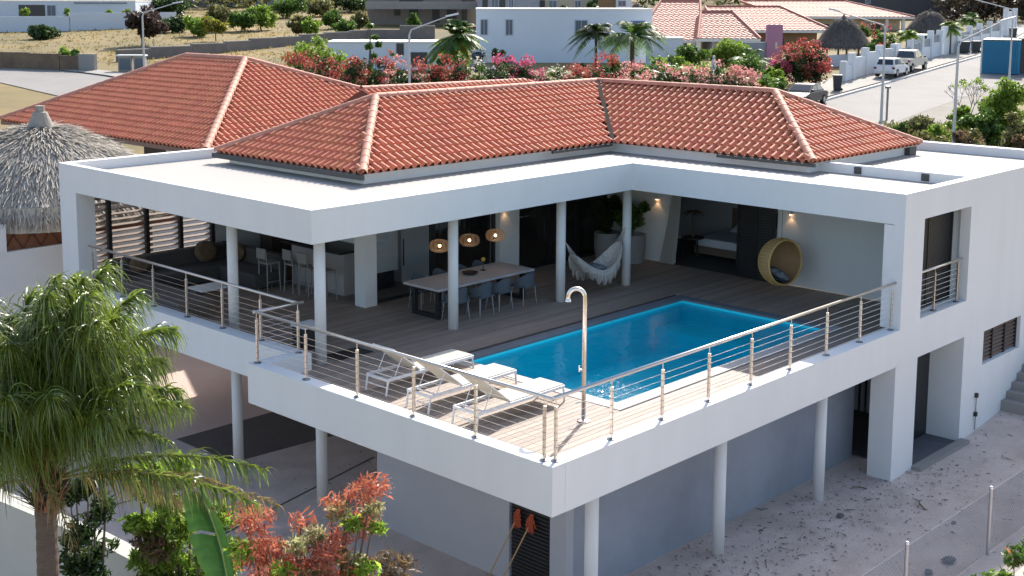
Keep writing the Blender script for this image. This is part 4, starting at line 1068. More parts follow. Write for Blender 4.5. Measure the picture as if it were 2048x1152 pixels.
obj('wall', MB().box(12.5, 22, 17.4, 21, -3.3, 2.85), WN, w3)

# ================================================================== PALAPA (thatched shelter) helper
def palapa(label, base, zpk, zev, R, m, knob=True, posts=True, n=4200, size=.5, group=None, flare=.55, droop=.45):
    base = Vector(base); hp_ = zpk-base.z; he = zev-base.z
    t = thing('thatched_shelter', label, 'thatched shelter', base, group)
    rng = nrng()
    kn = .55*R/4.4
    def rad_at(f): return kn*.55+(R-kn*.55)*f
    def z_at(f): return he+(hp_-kn*1.3-he)*(1-f**1.55)
    prof = [(rad_at(f), z_at(f)) for f in np.linspace(0, 1, 9)]
    prof += [(R*1.0, he-droop), (R*.93, he-droop), (R*.90, he-.1), (.3, hp_-kn*2)]
    obj('thatch_core', MB().lathe(prof, (0, 0, 0), 40), m, t, world=False)
    F_ = rng.random(n)**.6; th = rng.uniform(0, 2*math.pi, n)
    r_ = np.array([rad_at(f) for f in F_]); z_ = np.array([z_at(f) for f in F_])
    dr = np.gradient(np.array([p[0] for p in prof[:9]])); 
    sl_ = np.arctan2((hp_-he)*1.5*F_**.6, R)+rng.normal(0, .10, n)
    fl_ = rng.random(n) < .22; sl_ = np.where(fl_, rad(80), sl_); r_ = np.where(fl_, R*(.97+.05*rng.random(n)), r_); z_ = np.where(fl_, he+.12, z_)
    d = np.c_[np.cos(th)*np.cos(sl_), np.sin(th)*np.cos(sl_), -np.sin(sl_)]
    sd = np.c_[-np.sin(th), np.cos(th), rng.normal(0, .2, n)]
    L_ = size*(.5+.8*rng.random((n, 1))); W_ = size*(.04 if n > 4999 else .09)
    P0 = np.c_[r_*np.cos(th), r_*np.sin(th), z_+.03]; jit = rng.normal(0, .16, (n, 1))
    P1 = P0+d*L_+sd*jit*L_+np.c_[np.zeros(n), np.zeros(n), rng.uniform(0, .09*size*2, n)]
    V = np.stack([P0-sd*W_, P1-sd*W_*.4, P1+sd*W_*.4, P0+sd*W_], 1).reshape(-1, 3)
    obj('thatch', npmesh('thatch', V, np.arange(n*4).reshape(-1, 4), m), None, t, world=False)
    if knob:
        obj('cap', MB().lathe([(kn*1.05, hp_-kn*1.75), (kn*.80, hp_-kn*1.3), (kn*.42, hp_-kn*.4), (kn*.30, hp_-kn*.35), (kn*.27, hp_), (.01, hp_)], (0, 0, 0), 20), THATCH if m is THATCH else m, t, world=False)
    if posts:
        for k in range(6):
            a = k*math.pi/3+.3; obj('post', MB().tube([(R*.78*math.cos(a), R*.78*math.sin(a), 0), (R*.78*math.cos(a), R*.78*math.sin(a), he+.1)], .09, 8), BARK, t, world=False)
    return t
palapa('large grey thatched shelter with a pointed cap at the left edge behind the villa pillar', (3.0, 21.9, -2.2), 3.93, 1.45, 3.75, THATCH, n=30000, size=.50, droop=.5)
# white garden wall with pillars and brown lattice in front of the shelter
gw = thing('garden_wall', 'white garden wall with square pillars carrying a brown wooden lattice under the thatch', 'wall', (2, 19.1, -3.3))
obj('wall', MB().box(-4, 2.2, 19.0, 19.2, -3.4, .50), WN, gw); obj('wall', MB().box(2.2, 9.0, 21.2, 21.4, -3.4, .25), WN, gw)
LAT = mat('lattice_wood', (.25, .10, .05), .8, var=.5, vs=8)
for u in (-2.6, .32):
    p_ = obj('pillar', MB().box(u-.14, u+.14, 18.9, 19.25, .5, 1.25), WN, gw)
    obj('lantern', MB().lathe([(.11, 1.25), (.13, 1.30), (.09, 1.36), (.02, 1.42)], (u, 19.07, 0), 10, cap=True), BLACK, p_)
lt = obj('lattice_panel', MB().box(-4, 2.2, 19.12, 19.15, .5, 1.6), LAT, gw); obj('lattice_panel', MB().box(2.2, 7.0, 21.28, 21.32, .25, 1.7), LAT, gw)
for k in range(24):
    x0_ = -4+k*.5
    if x0_+.48 > 2.2: break
    obj('batten', MB().tube([(x0_, 19.09, .52), (x0_+.48, 19.09, 1.3)], .016, 4), mat('batten_dark', (.10, .05, .03), .8), lt); obj('batten', MB().tube([(x0_+.48, 19.09, .52), (x0_, 19.09, 1.3)], .016, 4), mat('batten_dark', (.10, .05, .03), .8), lt)
for k in range(3): obj('batten', MB().box(-3.6+k*2, -3.54+k*2, 19.07, 19.1, .5, 1.5), mat('batten_dark', (.10, .05, .03), .8), lt)
# foreground white wall
def wall_seg(name, label, cat, pts, th, zb, zts, m, cap=None, capm=None, parts='wall', group=None):
    t = thing(name, label, cat, (pts[0][0], pts[0][1], zb if isinstance(zb, (int, float)) else zb[0]), group)
    for i in range(len(pts)-1):
        a = Vector((*pts[i], 0)); b = Vector((*pts[i+1], 0)); d = (b-a).normalized(); nn = Vector((-d.y, d.x, 0))*th/2
        z0a = zb if isinstance(zb, (int, float)) else zb[i]; z0b = zb if isinstance(zb, (int, float)) else zb[i+1]
        za = zts if isinstance(zts, (int, float)) else zts[i]; zb2 = zts if isinstance(zts, (int, float)) else zts[i+1]
        c = [(a-nn, z0a), (b-nn, z0b), (b+nn, z0b), (a+nn, z0a)]; cc = [(a-nn, za), (b-nn, zb2), (b+nn, zb2), (a+nn, za)]
        obj(parts, MB().hexa([(p.x, p.y, z) for p, z in c]+[(p.x, p.y, z) for p, z in cc]), m, t)
    return t
wall_seg('boundary_wall', 'low white boundary wall with a sunlit flat top behind the palm trunk', 'wall', [(-5.6, 12.0), (-5.2, 7.4), (-4.86, 4.8), (-4.74, 2.4), (-4.6, -1.5)], .30, YZ-.2, -1.0, mat('wall_offwhite', (.48, .475, .42), .9, var=.15, vs=1.5, bump=.2))

# ================================================================== ROADS
kerbA = [(20, 26), (40, 28.6), (64.1, 32.0), (75.9, 33.5), (86.1, 35.0), (103, 37.7), (125, 43.0), (150, 50)]
def off(p, q, d):
    v_ = (Vector((*q, 0))-Vector((*p, 0))).normalized(); return (p[0]-v_.y*d, p[1]+v_.x*d)
def line_off(pts, d):
    out = []
    for i, p in enumerate(pts):
        a = pts[max(i-1, 0)]; b = pts[min(i+1, len(pts)-1)]; v_ = (Vector((*b, 0))-Vector((*a, 0))).normalized(); out.append((p[0]-v_.y*d, p[1]+v_.x*d))
    return out
near = line_off(kerbA, -7.0); side = line_off(kerbA, 4.6); sideN = line_off(near, -3.0)
kA2 = line_off(kerbA, .25)
drape('road', list(zip(near, kerbA)), ASPH, .05)
PAVE = mat('pavement', (.33, .31, .28), .9, var=.4, vs=.8, bump=.2, bs=20, col2=(.24, .22, .20))
drape('pavement', list(zip(line_off(kerbA, .35), side)), PAVE, .10)
drape('verge', list(zip(sideN, near)), mat('verge', (.26, .235, .20), .95, var=.5, vs=.6), .04)
KR = mat('kerb_stone', (.55, .53, .50), .9, var=.2, vs=3); KD = mat('kerb_dark', (.07, .065, .06), .9)
def kerb(pts, label_m, w_=.3, z=.12, name='kerb'):
    V = []; m2 = []
    for (x, y), (x2, y2) in zip(pts, line_off(pts, w_)):
        z_ = zt(x, y); V += [(x, y, z_-.1), (x, y, z_+z), (x2, y2, z_+z), (x2, y2, z_-.1)]
    Fq = []
    for i in range(len(pts)-1):
        for k in range(3): Fq.append((i*4+k, (i+1)*4+k, (i+1)*4+k+1, i*4+k+1))
    struct(obj(name, npmesh(name, V, Fq, label_m)))
def dense(pts, st=2.0):
    out = []
    for a, b in zip(pts[:-1], pts[1:]):
        k = max(1, int((Vector(b)-Vector(a)).length/st)); out += [(a[0]+(b[0]-a[0])*i/k, a[1]+(b[1]-a[1])*i/k) for i in range(k)]
    return out+[pts[-1]]
kerb(dense(line_off(kerbA, .0)), KR, .35, .16); kerb(dense(line_off(kerbA[2:], .36)), KD, .10, .21, 'gutter_strip')
# cross street at the left
lr0 = [(28.0, 40), (28.5, 60), (29.3, 82), (31, 110), (34, 140)]; lr1 = [(36.5, 40), (36.8, 60), (37.2, 78), (37.0, 90), (38.5, 112), (42, 140)]
drape('road', [((28.0, 36), (36.2, 36)), ((28.4, 60), (36.8, 60)), ((29.4, 80), (37.2, 80)), ((30, 92), (36.2, 92)), ((31.5, 112), (38.6, 112)), ((34, 145), (42, 145))], ASPH, .05)
drape('pavement', [((36.9, 60), (38.8, 60)), ((37.3, 80), (39.6, 80)), ((36.3, 92), (38.2, 92)), ((38.7, 112), (40.5, 112))], PAVE, .09)
kerb([(37.0, 62), (37.3, 80), (37.0, 84)], KD, .12, .14)

# ================================================================== STREET LIGHTS
LAMPM = mat('lamp_post_paint', (.55, .56, .57), .5, metal=.3)
def street_light(label, base, h, arm, adir, tilt=.9):
    t = thing('street_lamp', label, 'street lamp', base, 'grey street lamps'); ad_ = Vector((*adir, 0)).normalized()
    obj('pole', MB().tube([(0, 0, -.2), (0, 0, h*.45), (0, 0, h-.3)], [.10, .075, .055], 10), LAMPM, t, world=False)
    e = ad_*arm; obj('arm', MB().tube([(0, 0, h-.3), tuple(ad_*.12+Vector((0, 0, h-.02))), (e.x, e.y, h+tilt)], [.05, .04, .03], 8), LAMPM, t, world=False)
    q = ad_*.7; s_ = Vector((-ad_.y, ad_.x, 0))*.11; p = Vector((e.x, e.y, h+tilt)); up_ = Vector((0, 0, .10)); q = q+Vector((0, 0, tilt*.22))
    obj('lamp_head', MB().hexa([tuple(p-s_*.6), tuple(p+q-s_), tuple(p+q+s_), tuple(p+s_*.6), tuple(p-s_*.4+up_), tuple(p+q-s_*.7+up_), tuple(p+q+s_*.7+up_), tuple(p+s_*.4+up_)]), mat('lamp_head', (.75, .75, .73), .4), t, world=False)
    return t
Rr = Vector((RT.x, RT.y, 0)).normalized()
def SL(label, px, s, py_top, arm_px, arm_dy, base_down=0):
    b = PS(px, s); h = DP(px, py_top, s).z-b.z
    street_light(label, b, h, abs(arm_px)/CF*s, (Rr.x*np.sign(arm_px), Rr.y*np.sign(arm_px)), arm_dy/CF*s)
SL('grey street lamp behind the flowering hedge, its arm pointing right', 820, 70, 58, 72, 24)
SL('street lamp at the left in front of the dry field, arm pointing right', 291, 86, 24, 60, 16)
SL('tall street lamp rising beside the white parked hatchback, arm pointing left', 1762, 78, 49, -90, 24)
SL('nearest street lamp right of the villa roof, arm pointing right over the parked cars', 1902, 60, 80, 80, 36)
SL('street lamp standing before the blue container, arm pointing left', 2018, 98, 18, -90, 22)
SL('far street lamp beside the two black bins', 1944, 122, 72, -3, 0)
t = thing('bollard_post', 'short grey post with a box top beside the road near the tall street lamp', 'post', PS(1773, 79))
obj('pole', MB().tube([(0, 0, -.2), (0, 0, 2.1)], .07, 8), STEELD, t, world=False); obj('box', MB().box(-.16, .16, -.12, .12, 2.0, 2.15), STEELD, t, world=False)

# ================================================================== VEHICLES
TYRE = mat('tyre', (.02, .02, .02), .8); RIM = mat('rim', (.45, .45, .46), .35, metal=.7)
CARG = mat('car_glass', (.03, .035, .045), .08, spec=.8)
def vehicle(name, label, base, heading, body_col, kind, tail=(.16, .02, .02)):
    t = thing(name, label, 'car' if kind != 'pickup' else 'pickup truck', base); t.rotation_euler = (0, 0, heading)
    zb = base[2]
    PM = mat('paint_'+name+kind, body_col, .35, spec=.35)
    L, W = (4.0, 1.68) if kind == 'hatch' else (5.2, 1.8) if kind == 'pickup' else (4.5, 1.75)
    # side profile (x rear=0 .. front=L), lower body
    if kind == 'hatch': low = [(.02, .32), (0, .62), (.10, .95), (2.85, .93), (3.75, .78), (3.98, .55), (3.96, .30)]; top = [(.12, .94), (.42, 1.46), (.9, 1.52), (2.0, 1.48), (2.9, .92)]
    elif kind == 'pickup': low = [(.02, .5), (0, 1.02), (.05, 1.06), (1.65, 1.06), (3.9, 1.10), (4.95, .98), (5.18, .75), (5.18, .45)]; top = [(1.68, 1.06), (1.82, 1.66), (2.2, 1.74), (3.0, 1.72), (3.75, 1.09)]
    else: low = [(.02, .30), (0, .60), (.12, .92), (.8, .96), (3.2, .92), (4.2, .74), (4.48, .52), (4.46, .28)]; top = [(.55, .95), (1.15, 1.38), (1.9, 1.44), (2.5, 1.40), (3.3, .91)]
    def loft(prof, inset_b, inset_t, zmin, zmax, extra=0):
        v_ = []; n = len(prof)
        for s_ in (-1, 1):
            for x, z in prof:
                f_ = (z-zmin)/(zmax-zmin); v_.append((x-L/2, s_*(W/2-inset_b-(inset_t-inset_b)*f_), z))
        f2 = [tuple(range(n)), tuple(reversed(range(n, 2*n)))]+[(i, n+i, n+(i+1) % n, (i+1) % n) for i in range(n)]
        return MB().add(v_, f2)
    bo = obj('body', loft(low, .0, .05, .3, 1.0), PM, t, world=False, bev=.06)
    ro = obj('cabin', loft(top, .07, .22, top[0][1], top[2][1]), PM, t, world=False, bev=.05)
    # glass: side, rear, front slightly proud
    zb_, zt_ = top[0][1]+.06, top[2][1]-.12
    def yat(z): f_ = (z-top[0][1])/(top[2][1]-top[0][1]); return W/2-.07-.15*f_+.012
    def xr(z): f_ = (z-top[0][1])/(top[1][1]-top[0][1]); return top[0][0]+(top[1][0]-top[0][0])*min(1, f_)
    def xf(z): f_ = (z-top[-1][1])/(top[-2][1]-top[-1][1]); return top[-1][0]+(top[-2][0]-top[-1][0])*min(1, f_)
    for s_ in (-1, 1):
        xm = (xr(zt_)+xf(zt_))/2
        for (xa0, xa1, xb0, xb1) in ((xr(zb_)+.12, xr(zt_)+.14, xm-.04, xm-.04), (xm+.04, xm+.04, xf(zb_)-.16, xf(zt_)-.12)):
            obj('side_window', MB().poly([(xa0-L/2, s_*yat(zb_), zb_), (xb0-L/2, s_*yat(zb_), zb_), (xb1-L/2, s_*yat(zt_), zt_), (xa1-L/2, s_*yat(zt_), zt_)]), CARG, t, world=False)
        wx = (.75, L-.85)
        for x in wx:
            wo_ = obj('wheel', MB().add(*(lambda mb: (mb.v, mb.f))(MB().tube([(x-L/2, s_*(W/2-.20), .33), (x-L/2, s_*(W/2+.012), .33)], .33 if kind != 'pickup' else .38, 20))), TYRE, t, world=False)
            obj('rim', MB().tube([(x-L/2, s_*(W/2+.013), .33), (x-L/2, s_*(W/2+.02), .33)], .19, 14), RIM, wo_, world=False)
        zl = .72 if kind != 'pickup' else .85
        obj('tail_light', MB().box(-L/2-.03, -L/2+.10, s_*(W/2-.22), s_*(W/2-.02), zl-.06, zl+.10), mat('tail_glass', tail, .2), t, world=False)
        obj('headlight', MB().box(L/2-.25, L/2-.02, s_*(W/2-.40), s_*(W/2-.08), .62, .74), mat('lamp_glass', (.7, .7, .72), .1), t, world=False)
        obj('wing_mirror', MB().box(L*.72-L/2-.1, L*.72-L/2+.05, s_*(W/2+.0), s_*(W/2+.16), top[0][1]+.02, top[0][1]+.16), BLACK, t, world=False)
    yb = yat(zb_)-.12; yt = yat(zt_)-.12
    obj('rear_window', MB().poly([(xr(zb_)-L/2-.015, -yb, zb_), (xr(zb_)-L/2-.015, yb, zb_), (xr(zt_)-L/2-.015, yt, zt_), (xr(zt_)-L/2-.015, -yt, zt_)]), CARG, t, world=False)
    obj('windscreen', MB().poly([(xf(zb_)-L/2+.02, -yb, zb_), (xf(zb_)-L/2+.02, yb, zb_), (xf(zt_)-L/2+.02, yt, zt_), (xf(zt_)-L/2+.02, -yt, zt_)]), CARG, t, world=False)
    obj('bumper', MB().box(-L/2-.08, -L/2+.1, -W/2+.05, W/2-.05, .30, .50), mat('bumper_'+kind, tuple(c*.8 for c in body_col), .4) if kind != 'pickup' else RIM, t, world=False, bev=.03)
    obj('number_plate', MB().box(-L/2-.09, -L/2-.081, -.25, .25, .36, .47), mat('plate', (.6, .6, .5), .5), t, world=False)
    if kind == 'pickup': obj('cargo_bed', MB().box(-L/2+.08, -L/2+1.62, -W/2+.12, W/2-.12, 1.062, 1.075), mat('bed_liner', (.03, .03, .03), .8), t, world=False)
    return t
hd = math.atan2(.17, 1)
def carbase(px, py): p = GP(px, py); return (p.x, p.y, p.z+.10)
p = GP(1765, 160); vehicle('parked_hatchback', 'white hatchback parked on the pavement, seen from behind', (p.x+1.9, p.y+.2, zt(p.x+1.9, p.y+.2)+.1), hd, (.75, .75, .74), 'hatch')
p = GP(1803, 150); vehicle('parked_pickup', 'beige pickup truck parked ahead of the white hatchback', (p.x+2.6, p.y+.7, zt(p.x+2.6, p.y+.7)+.1), hd, (.52, .48, .42), 'pickup')
p = PS(1607, 85); vehicle('parked_saloon', 'black saloon car parked by the bougainvillea at the roof ridge end', (p.x, p.y, zt(p.x, p.y)+.1), hd+math.pi, (.02, .022, .03), 'saloon')
p = PS(1852, 126); vehicle('parked_van', 'white vehicle roof showing behind the white street wall', (p.x, p.y, p.z), hd, (.7, .7, .7), 'hatch')
# ---- bins
BIN = mat('bin_plastic', (.035, .04, .045), .5)
def bin_(label, px, py_base, h=1.15, wd=.62):
    p = GP(px, py_base); t = thing('wheelie_bin', label, 'bin', (p.x, p.y, p.z+.1), 'black wheelie bins in the street')
    t.rotation_euler = (0, 0, .6)
    obj('body', MB().hexa([(-wd*.4, -wd*.4, .04), (wd*.4, -wd*.4, .04), (wd*.4, wd*.4, .04), (-wd*.4, wd*.4, .04), (-wd/2, -wd/2, h-.1), (wd/2, -wd/2, h-.1), (wd/2, wd/2, h-.1), (-wd/2, wd/2, h-.1)]), BIN, t, world=False)
    obj('lid', MB().box(-wd*.54, wd*.54, -wd*.54, wd*.54, h-.099, h), mat('bin_lid', (.09, .095, .10), .4), t, world=False)
    for s_ in (-1, 1): obj('wheel', MB().tube([(s_*wd*.42, -wd*.45, .1), (s_*wd*.5, -wd*.45, .1)], .1, 10), TYRE, t, world=False)
bin_('dark wheelie bin alone on the pavement behind the black car', 1674, 184)
bin_('dark wheelie bin by the street wall, left one of the pair', 1928, 108, 1.1, .9); bin_('dark wheelie bin by the street wall, right one of the pair', 1951, 107, 1.1, .8)
bin_('farthest dark wheelie bin at the top of the street', 2025, 80, 1.2, .7)
# ---- blue container
cb = PS(2000, 103); ct_ = thing('shipping_container', 'blue corrugated shipping container at the right edge beyond the bushes', 'container', cb); ct_.rotation_euler = (0, 0, yaw-math.pi/2-.42)
BLU = mat('container_blue', (.015, .24, .42), .5, var=.3, vs=2, col2=(.02, .15, .28))
w_c = 70/CF*103; hc_ = (150-107)/CF*103+1.0
obj('shell', MB().box(-w_c/2, w_c/2, .1, 5.5, .1, hc_), BLU, ct_, world=False)
for k in range(22): x = -w_c/2+.06+k*(w_c-.12)/22; obj('rib', MB().box(x, x+.055, .0, .1, .2, hc_-.12), BLU, ct_, world=False)
obj('roof_rail', MB().box(-w_c/2-.03, w_c/2+.03, .02, 5.5, hc_, hc_+.09), mat('container_rail', (.04, .06, .08), .6), ct_, world=False)
obj('corner_post', MB().box(-w_c/2-.12, -w_c/2, 0, .12, 0, hc_), mat('rail_white', (.6, .6, .58), .7), ct_, world=False)
sh2 = thing('metal_shed', 'rusty grey corrugated shed beside the blue container', 'shed', PS(2048, 104)); sh2.rotation_euler = (0, 0, yaw-math.pi/2-.42)
obj('wall', MB().box(-.5, 4, 0, 4, 0, hc_), mat('rusty_metal', (.18, .13, .11), .8, var=.7, vs=3), sh2, world=False)
obj('roof', MB().box(-.6, 4.1, -.1, 4.1, hc_+.001, hc_+.12), mat('rusty_metal', (.18, .13, .11), .8), sh2, world=False)

# ================================================================== WHITE STREET WALLS (right)
SWM = mat('street_wall', (.72, .74, .76), .85, var=.12, vs=.8)
def street_wall(label, pts, hs, niche=False):
    P0 = [GP(*p) for p in pts]; t = thing('street_wall', label, 'wall', P0[0], 'white walls along the street')
    wl = Vector(t.location)
    for i in range(len(P0)-1):
        a, b = P0[i], P0[i+1]; d = Vector((b.x-a.x, b.y-a.y, 0)); L_ = d.length; d.normalize(); nn = Vector((-d.y, d.x, 0))
        h = hs[i]
        zl, zh = min(a.z, b.z)-.3, max(a.z, b.z)+h
        def bx(s0_, s1_, n0, n1, z0, z1, name='panel', m=SWM):
            q = [a+d*s0_+nn*n0, a+d*s1_+nn*n0, a+d*s1_+nn*n1, a+d*s0_+nn*n1]
            return obj(name, MB().hexa([(v_.x, v_.y, z0) for v_ in q]+[(v_.x, v_.y, z1) for v_ in q]), m, t)
        bx(-.25, .25, -.1, .4, zl, zh+.35, 'pillar')
        if niche:
            bx(.25, L_-.25, 0, .25, zl, zh-.75); bx(.3, L_-.3, .1, .14, zh-.75, zh-.05, 'grille', mat('grille', (.28, .30, .33), .6))
        else: bx(.25, L_-.25, 0, .25, zl, zh)
        if i == len(P0)-2: bx(L_-.25, L_+.25, -.1, .4, zl, zh+.35, 'pillar')
    return t
street_wall('stepped white street wall behind the wheelie bin', [(1690, 165), (1706, 160), (1732, 152), (1760, 146), (1790, 139)], [1.2, 1.6, 1.8, 1.8])
street_wall('white street wall with grey grilles behind the parked pickup', [(1796, 137), (1822, 130), (1843, 123), (1862, 118), (1880, 113)], [1.6, 1.7, 1.9, 2.1], True)
street_wall('white street wall around the closed grey gate by the bins', [(1890, 112), (1912, 107)], [2.3])
street_wall('long white street wall climbing to the top of the street', [(1918, 105), (1940, 99), (1960, 93), (1980, 87), (2000, 81)], [1.8, 1.8, 1.8, 1.8], True)
street_wall('far white gate posts at the end of the street', [(2012, 74), (2030, 68)], [2.6])
bw_ = thing('retaining_wall', 'long pale blue white garden wall below the thatched shelter', 'wall', GP(1655, 150))
a, b = PS(1650, 108), PS(1795, 116)
d = (b-a); d.z = 0; L_ = d.length; d.normalize(); nn = Vector((-d.y, d.x, 0))
q = [a, b, b+nn*.3, a+nn*.3]
obj('wall', MB().hexa([(v_.x, v_.y, a.z-.5) for v_ in q]+[(v_.x, v_.y, DP(1700, 107, 112).z) for v_ in q]), mat('pale_wall', (.58, .64, .72), .9, var=.2, vs=1), bw_)

# ================================================================== FAR BUILDINGS
def facing_box(mb, c, wd, dp, z0, z1): return mb
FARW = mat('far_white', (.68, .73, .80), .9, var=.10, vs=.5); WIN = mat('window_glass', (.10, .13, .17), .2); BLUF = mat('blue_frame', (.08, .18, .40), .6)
def slab_house(name, label, px0, px1, s, ytop, m, depth_=8, wins=(), zb_down=1.0, turn=0.0, cap=True):
    a = PS(px0, s); b = PS(px1, s); c = (a+b)/2; wd = (b-a).length; base = Vector((c.x, c.y, min(a.z, b.z)-zb_down))
    t = thing(name, label, 'house', base); t.rotation_euler = (0, 0, yaw-math.pi/2+turn)
    H_ = DP((px0+px1)/2, ytop, s).z-base.z
    obj('wall', MB().box(-wd/2, wd/2, 0, depth_, 0, H_), m, t, world=False)
    if cap: obj('roof', MB().box(-wd/2-.05, wd/2+.05, -.05, depth_+.05, H_+.001, H_+.14), mat('parapet_white', (.78, .77, .74), .8), t, world=False)
    for (wx0, wx1, wy0, wy1, kind) in wins:
        x0 = (wx0-(px0+px1)/2)/(px1-px0)*wd; x1 = (wx1-(px0+px1)/2)/(px1-px0)*wd
        z1 = DP((px0+px1)/2, wy0, s).z-base.z; z0 = DP((px0+px1)/2, wy1, s).z-base.z
        mm = {'w': WIN, 'd': DARK, 'b': WIN, 'p': FARW}[kind]; fm_ = BLUF if kind == 'b' else mat('window_trim', (.45, .50, .56), .7)
        f_ = obj('window' if kind != 'd' else 'opening', MB().box(x0-.08, x1+.08, -.05, -.002, z0-.08, z1+.08), fm_ if kind != 'd' else DARK, t, world=False)
        if kind != 'd':
            xm = (x0+x1)/2
            obj('pane', MB().box(x0, xm-.03, -.07, -.051, z0, z1), mm, f_, world=False); obj('pane', MB().box(xm+.03, x1, -.07, -.051, z0, z1), mm, f_, world=False)
    return t
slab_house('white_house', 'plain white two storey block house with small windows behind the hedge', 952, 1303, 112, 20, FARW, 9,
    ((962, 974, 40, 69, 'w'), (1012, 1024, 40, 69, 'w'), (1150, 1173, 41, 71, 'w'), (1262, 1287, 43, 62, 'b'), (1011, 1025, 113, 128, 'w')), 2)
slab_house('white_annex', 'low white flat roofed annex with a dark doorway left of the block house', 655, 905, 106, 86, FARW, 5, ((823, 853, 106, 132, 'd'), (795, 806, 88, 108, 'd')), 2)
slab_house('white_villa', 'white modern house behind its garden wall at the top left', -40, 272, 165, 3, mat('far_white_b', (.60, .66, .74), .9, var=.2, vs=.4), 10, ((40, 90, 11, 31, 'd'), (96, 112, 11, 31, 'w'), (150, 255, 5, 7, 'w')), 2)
slab_house('stone_house', 'unfinished grey block house at the top centre with dark openings', 735, 955, 160, -12, mat('raw_block', (.27, .23, .20), .95, var=.5, vs=1, col2=(.17, .15, .14)), 8,
    ((866, 878, 20, 44, 'd'), (790, 800, 20, 30, 'd'), (820, 835, 20, 34, 'd'), (895, 912, 20, 36, 'd'), (925, 933, 20, 40, 'd'), (800, 845, -6, 3, 'd'), (925, 950, -4, 3, 'd')), 2, cap=False)
bb = thing('concrete_beam', 'raw concrete balcony band of the unfinished block house', 'balcony', PS(845, 158)); bb.rotation_euler = (0, 0, yaw-math.pi/2)
zz = DP(845, 18, 158).z-bb.location.z; obj('slab', MB().box(-7.0, 7.0, -1.4, .8, zz, zz+.9), mat('raw_concrete', (.33, .30, .28), .95, var=.3, vs=1), bb, world=False)
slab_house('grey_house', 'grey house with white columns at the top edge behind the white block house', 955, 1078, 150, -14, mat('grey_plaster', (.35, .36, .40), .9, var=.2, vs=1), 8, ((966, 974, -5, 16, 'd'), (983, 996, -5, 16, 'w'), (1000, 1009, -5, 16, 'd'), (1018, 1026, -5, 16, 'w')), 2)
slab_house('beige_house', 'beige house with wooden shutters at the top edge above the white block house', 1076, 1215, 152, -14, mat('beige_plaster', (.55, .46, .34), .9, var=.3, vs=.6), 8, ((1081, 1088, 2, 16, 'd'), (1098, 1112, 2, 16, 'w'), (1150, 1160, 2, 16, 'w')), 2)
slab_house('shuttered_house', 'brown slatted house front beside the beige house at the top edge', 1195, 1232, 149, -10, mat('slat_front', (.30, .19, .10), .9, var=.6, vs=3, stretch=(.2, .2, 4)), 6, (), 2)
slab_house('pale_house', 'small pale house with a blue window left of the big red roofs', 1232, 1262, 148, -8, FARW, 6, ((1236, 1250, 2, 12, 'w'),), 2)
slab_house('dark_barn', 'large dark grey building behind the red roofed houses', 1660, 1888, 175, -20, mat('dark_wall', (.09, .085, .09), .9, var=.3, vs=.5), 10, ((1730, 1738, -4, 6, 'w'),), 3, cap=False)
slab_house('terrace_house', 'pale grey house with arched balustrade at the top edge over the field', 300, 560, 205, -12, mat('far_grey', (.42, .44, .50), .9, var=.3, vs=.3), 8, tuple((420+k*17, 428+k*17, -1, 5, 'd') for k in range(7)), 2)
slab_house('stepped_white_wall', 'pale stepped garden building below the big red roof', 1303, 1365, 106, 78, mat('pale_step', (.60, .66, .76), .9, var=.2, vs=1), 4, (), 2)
# pink gate wall
pk = thing('pink_wall', 'tall mauve pink gate wall with a little niche beside the bougainvillea', 'wall', PS(1547, 101)); pk.rotation_euler = (0, 0, yaw-math.pi/2)
wdp = 31/CF*101; hp2 = DP(1547, 49, 101).z-pk.location.z
PINK = mat('pink_render', (.48, .22, .33), .85, var=.1, vs=1)
obj('wall', MB().box(-wdp/2, wdp/2, 0, .5, -.5, hp2), PINK, pk, world=False); obj('niche', MB().box(.05, .22, -.02, -.002, hp2-1.9, hp2-1.4), mat('niche_cream', (.6, .6, .45), .8), pk, world=False)
obj('grey_side', MB().box(-wdp/2-2.6, -wdp/2-.002, .2, .6, -.5, hp2-1.4), mat('grey_plaster', (.35, .36, .40), .9), pk, world=False)
# red roofed houses
def far_tile_mat():
    m = mat('far_terracotta', (.56, .24, .17), .7, var=.3, vs=3, col2=(.42, .15, .11))
    n = m.node_tree.nodes; l = m.node_tree.links; p = n['Principled BSDF']
    src = p.inputs['Base Color'].links[0].from_socket; g_ = n.new('ShaderNodeNewGeometry')
    def wave(vec, sc):
        d_ = n.new('ShaderNodeVectorMath'); d_.operation = 'DOT_PRODUCT'; d_.inputs[1].default_value = vec; l.new(g_.outputs['Position'], d_.inputs[0])
        m1 = n.new('ShaderNodeMath'); m1.operation = 'MULTIPLY'; m1.inputs[1].default_value = sc; l.new(d_.outputs['Value'], m1.inputs[0])
        s_ = n.new('ShaderNodeMath'); s_.operation = 'SINE'; l.new(m1.outputs[0], s_.inputs[0]); return s_.outputs[0]
    a = wave((1, 0, 0), 2*math.pi/.36); b = wave((0, 1, 0), 2*math.pi/.36); c = wave((0, 0, 1), 2*math.pi/.16)
    ad1 = n.new('ShaderNodeMath'); l.new(a, ad1.inputs[0]); l.new(b, ad1.inputs[1]); ad2 = n.new('ShaderNodeMath'); l.new(ad1.outputs[0], ad2.inputs[0]); l.new(c, ad2.inputs[1])
    bp2 = n.new('ShaderNodeBump'); bp2.inputs['Distance'].default_value = .05; bp2.inputs['Strength'].default_value = .9; l.new(ad2.outputs[0], bp2.inputs['Height']); l.new(bp2.outputs[0], p.inputs['Normal'])
    return m
FTILE = far_tile_mat(); CREAM = mat('cream_render', (.58, .50, .38), .9, var=.15, vs=1)
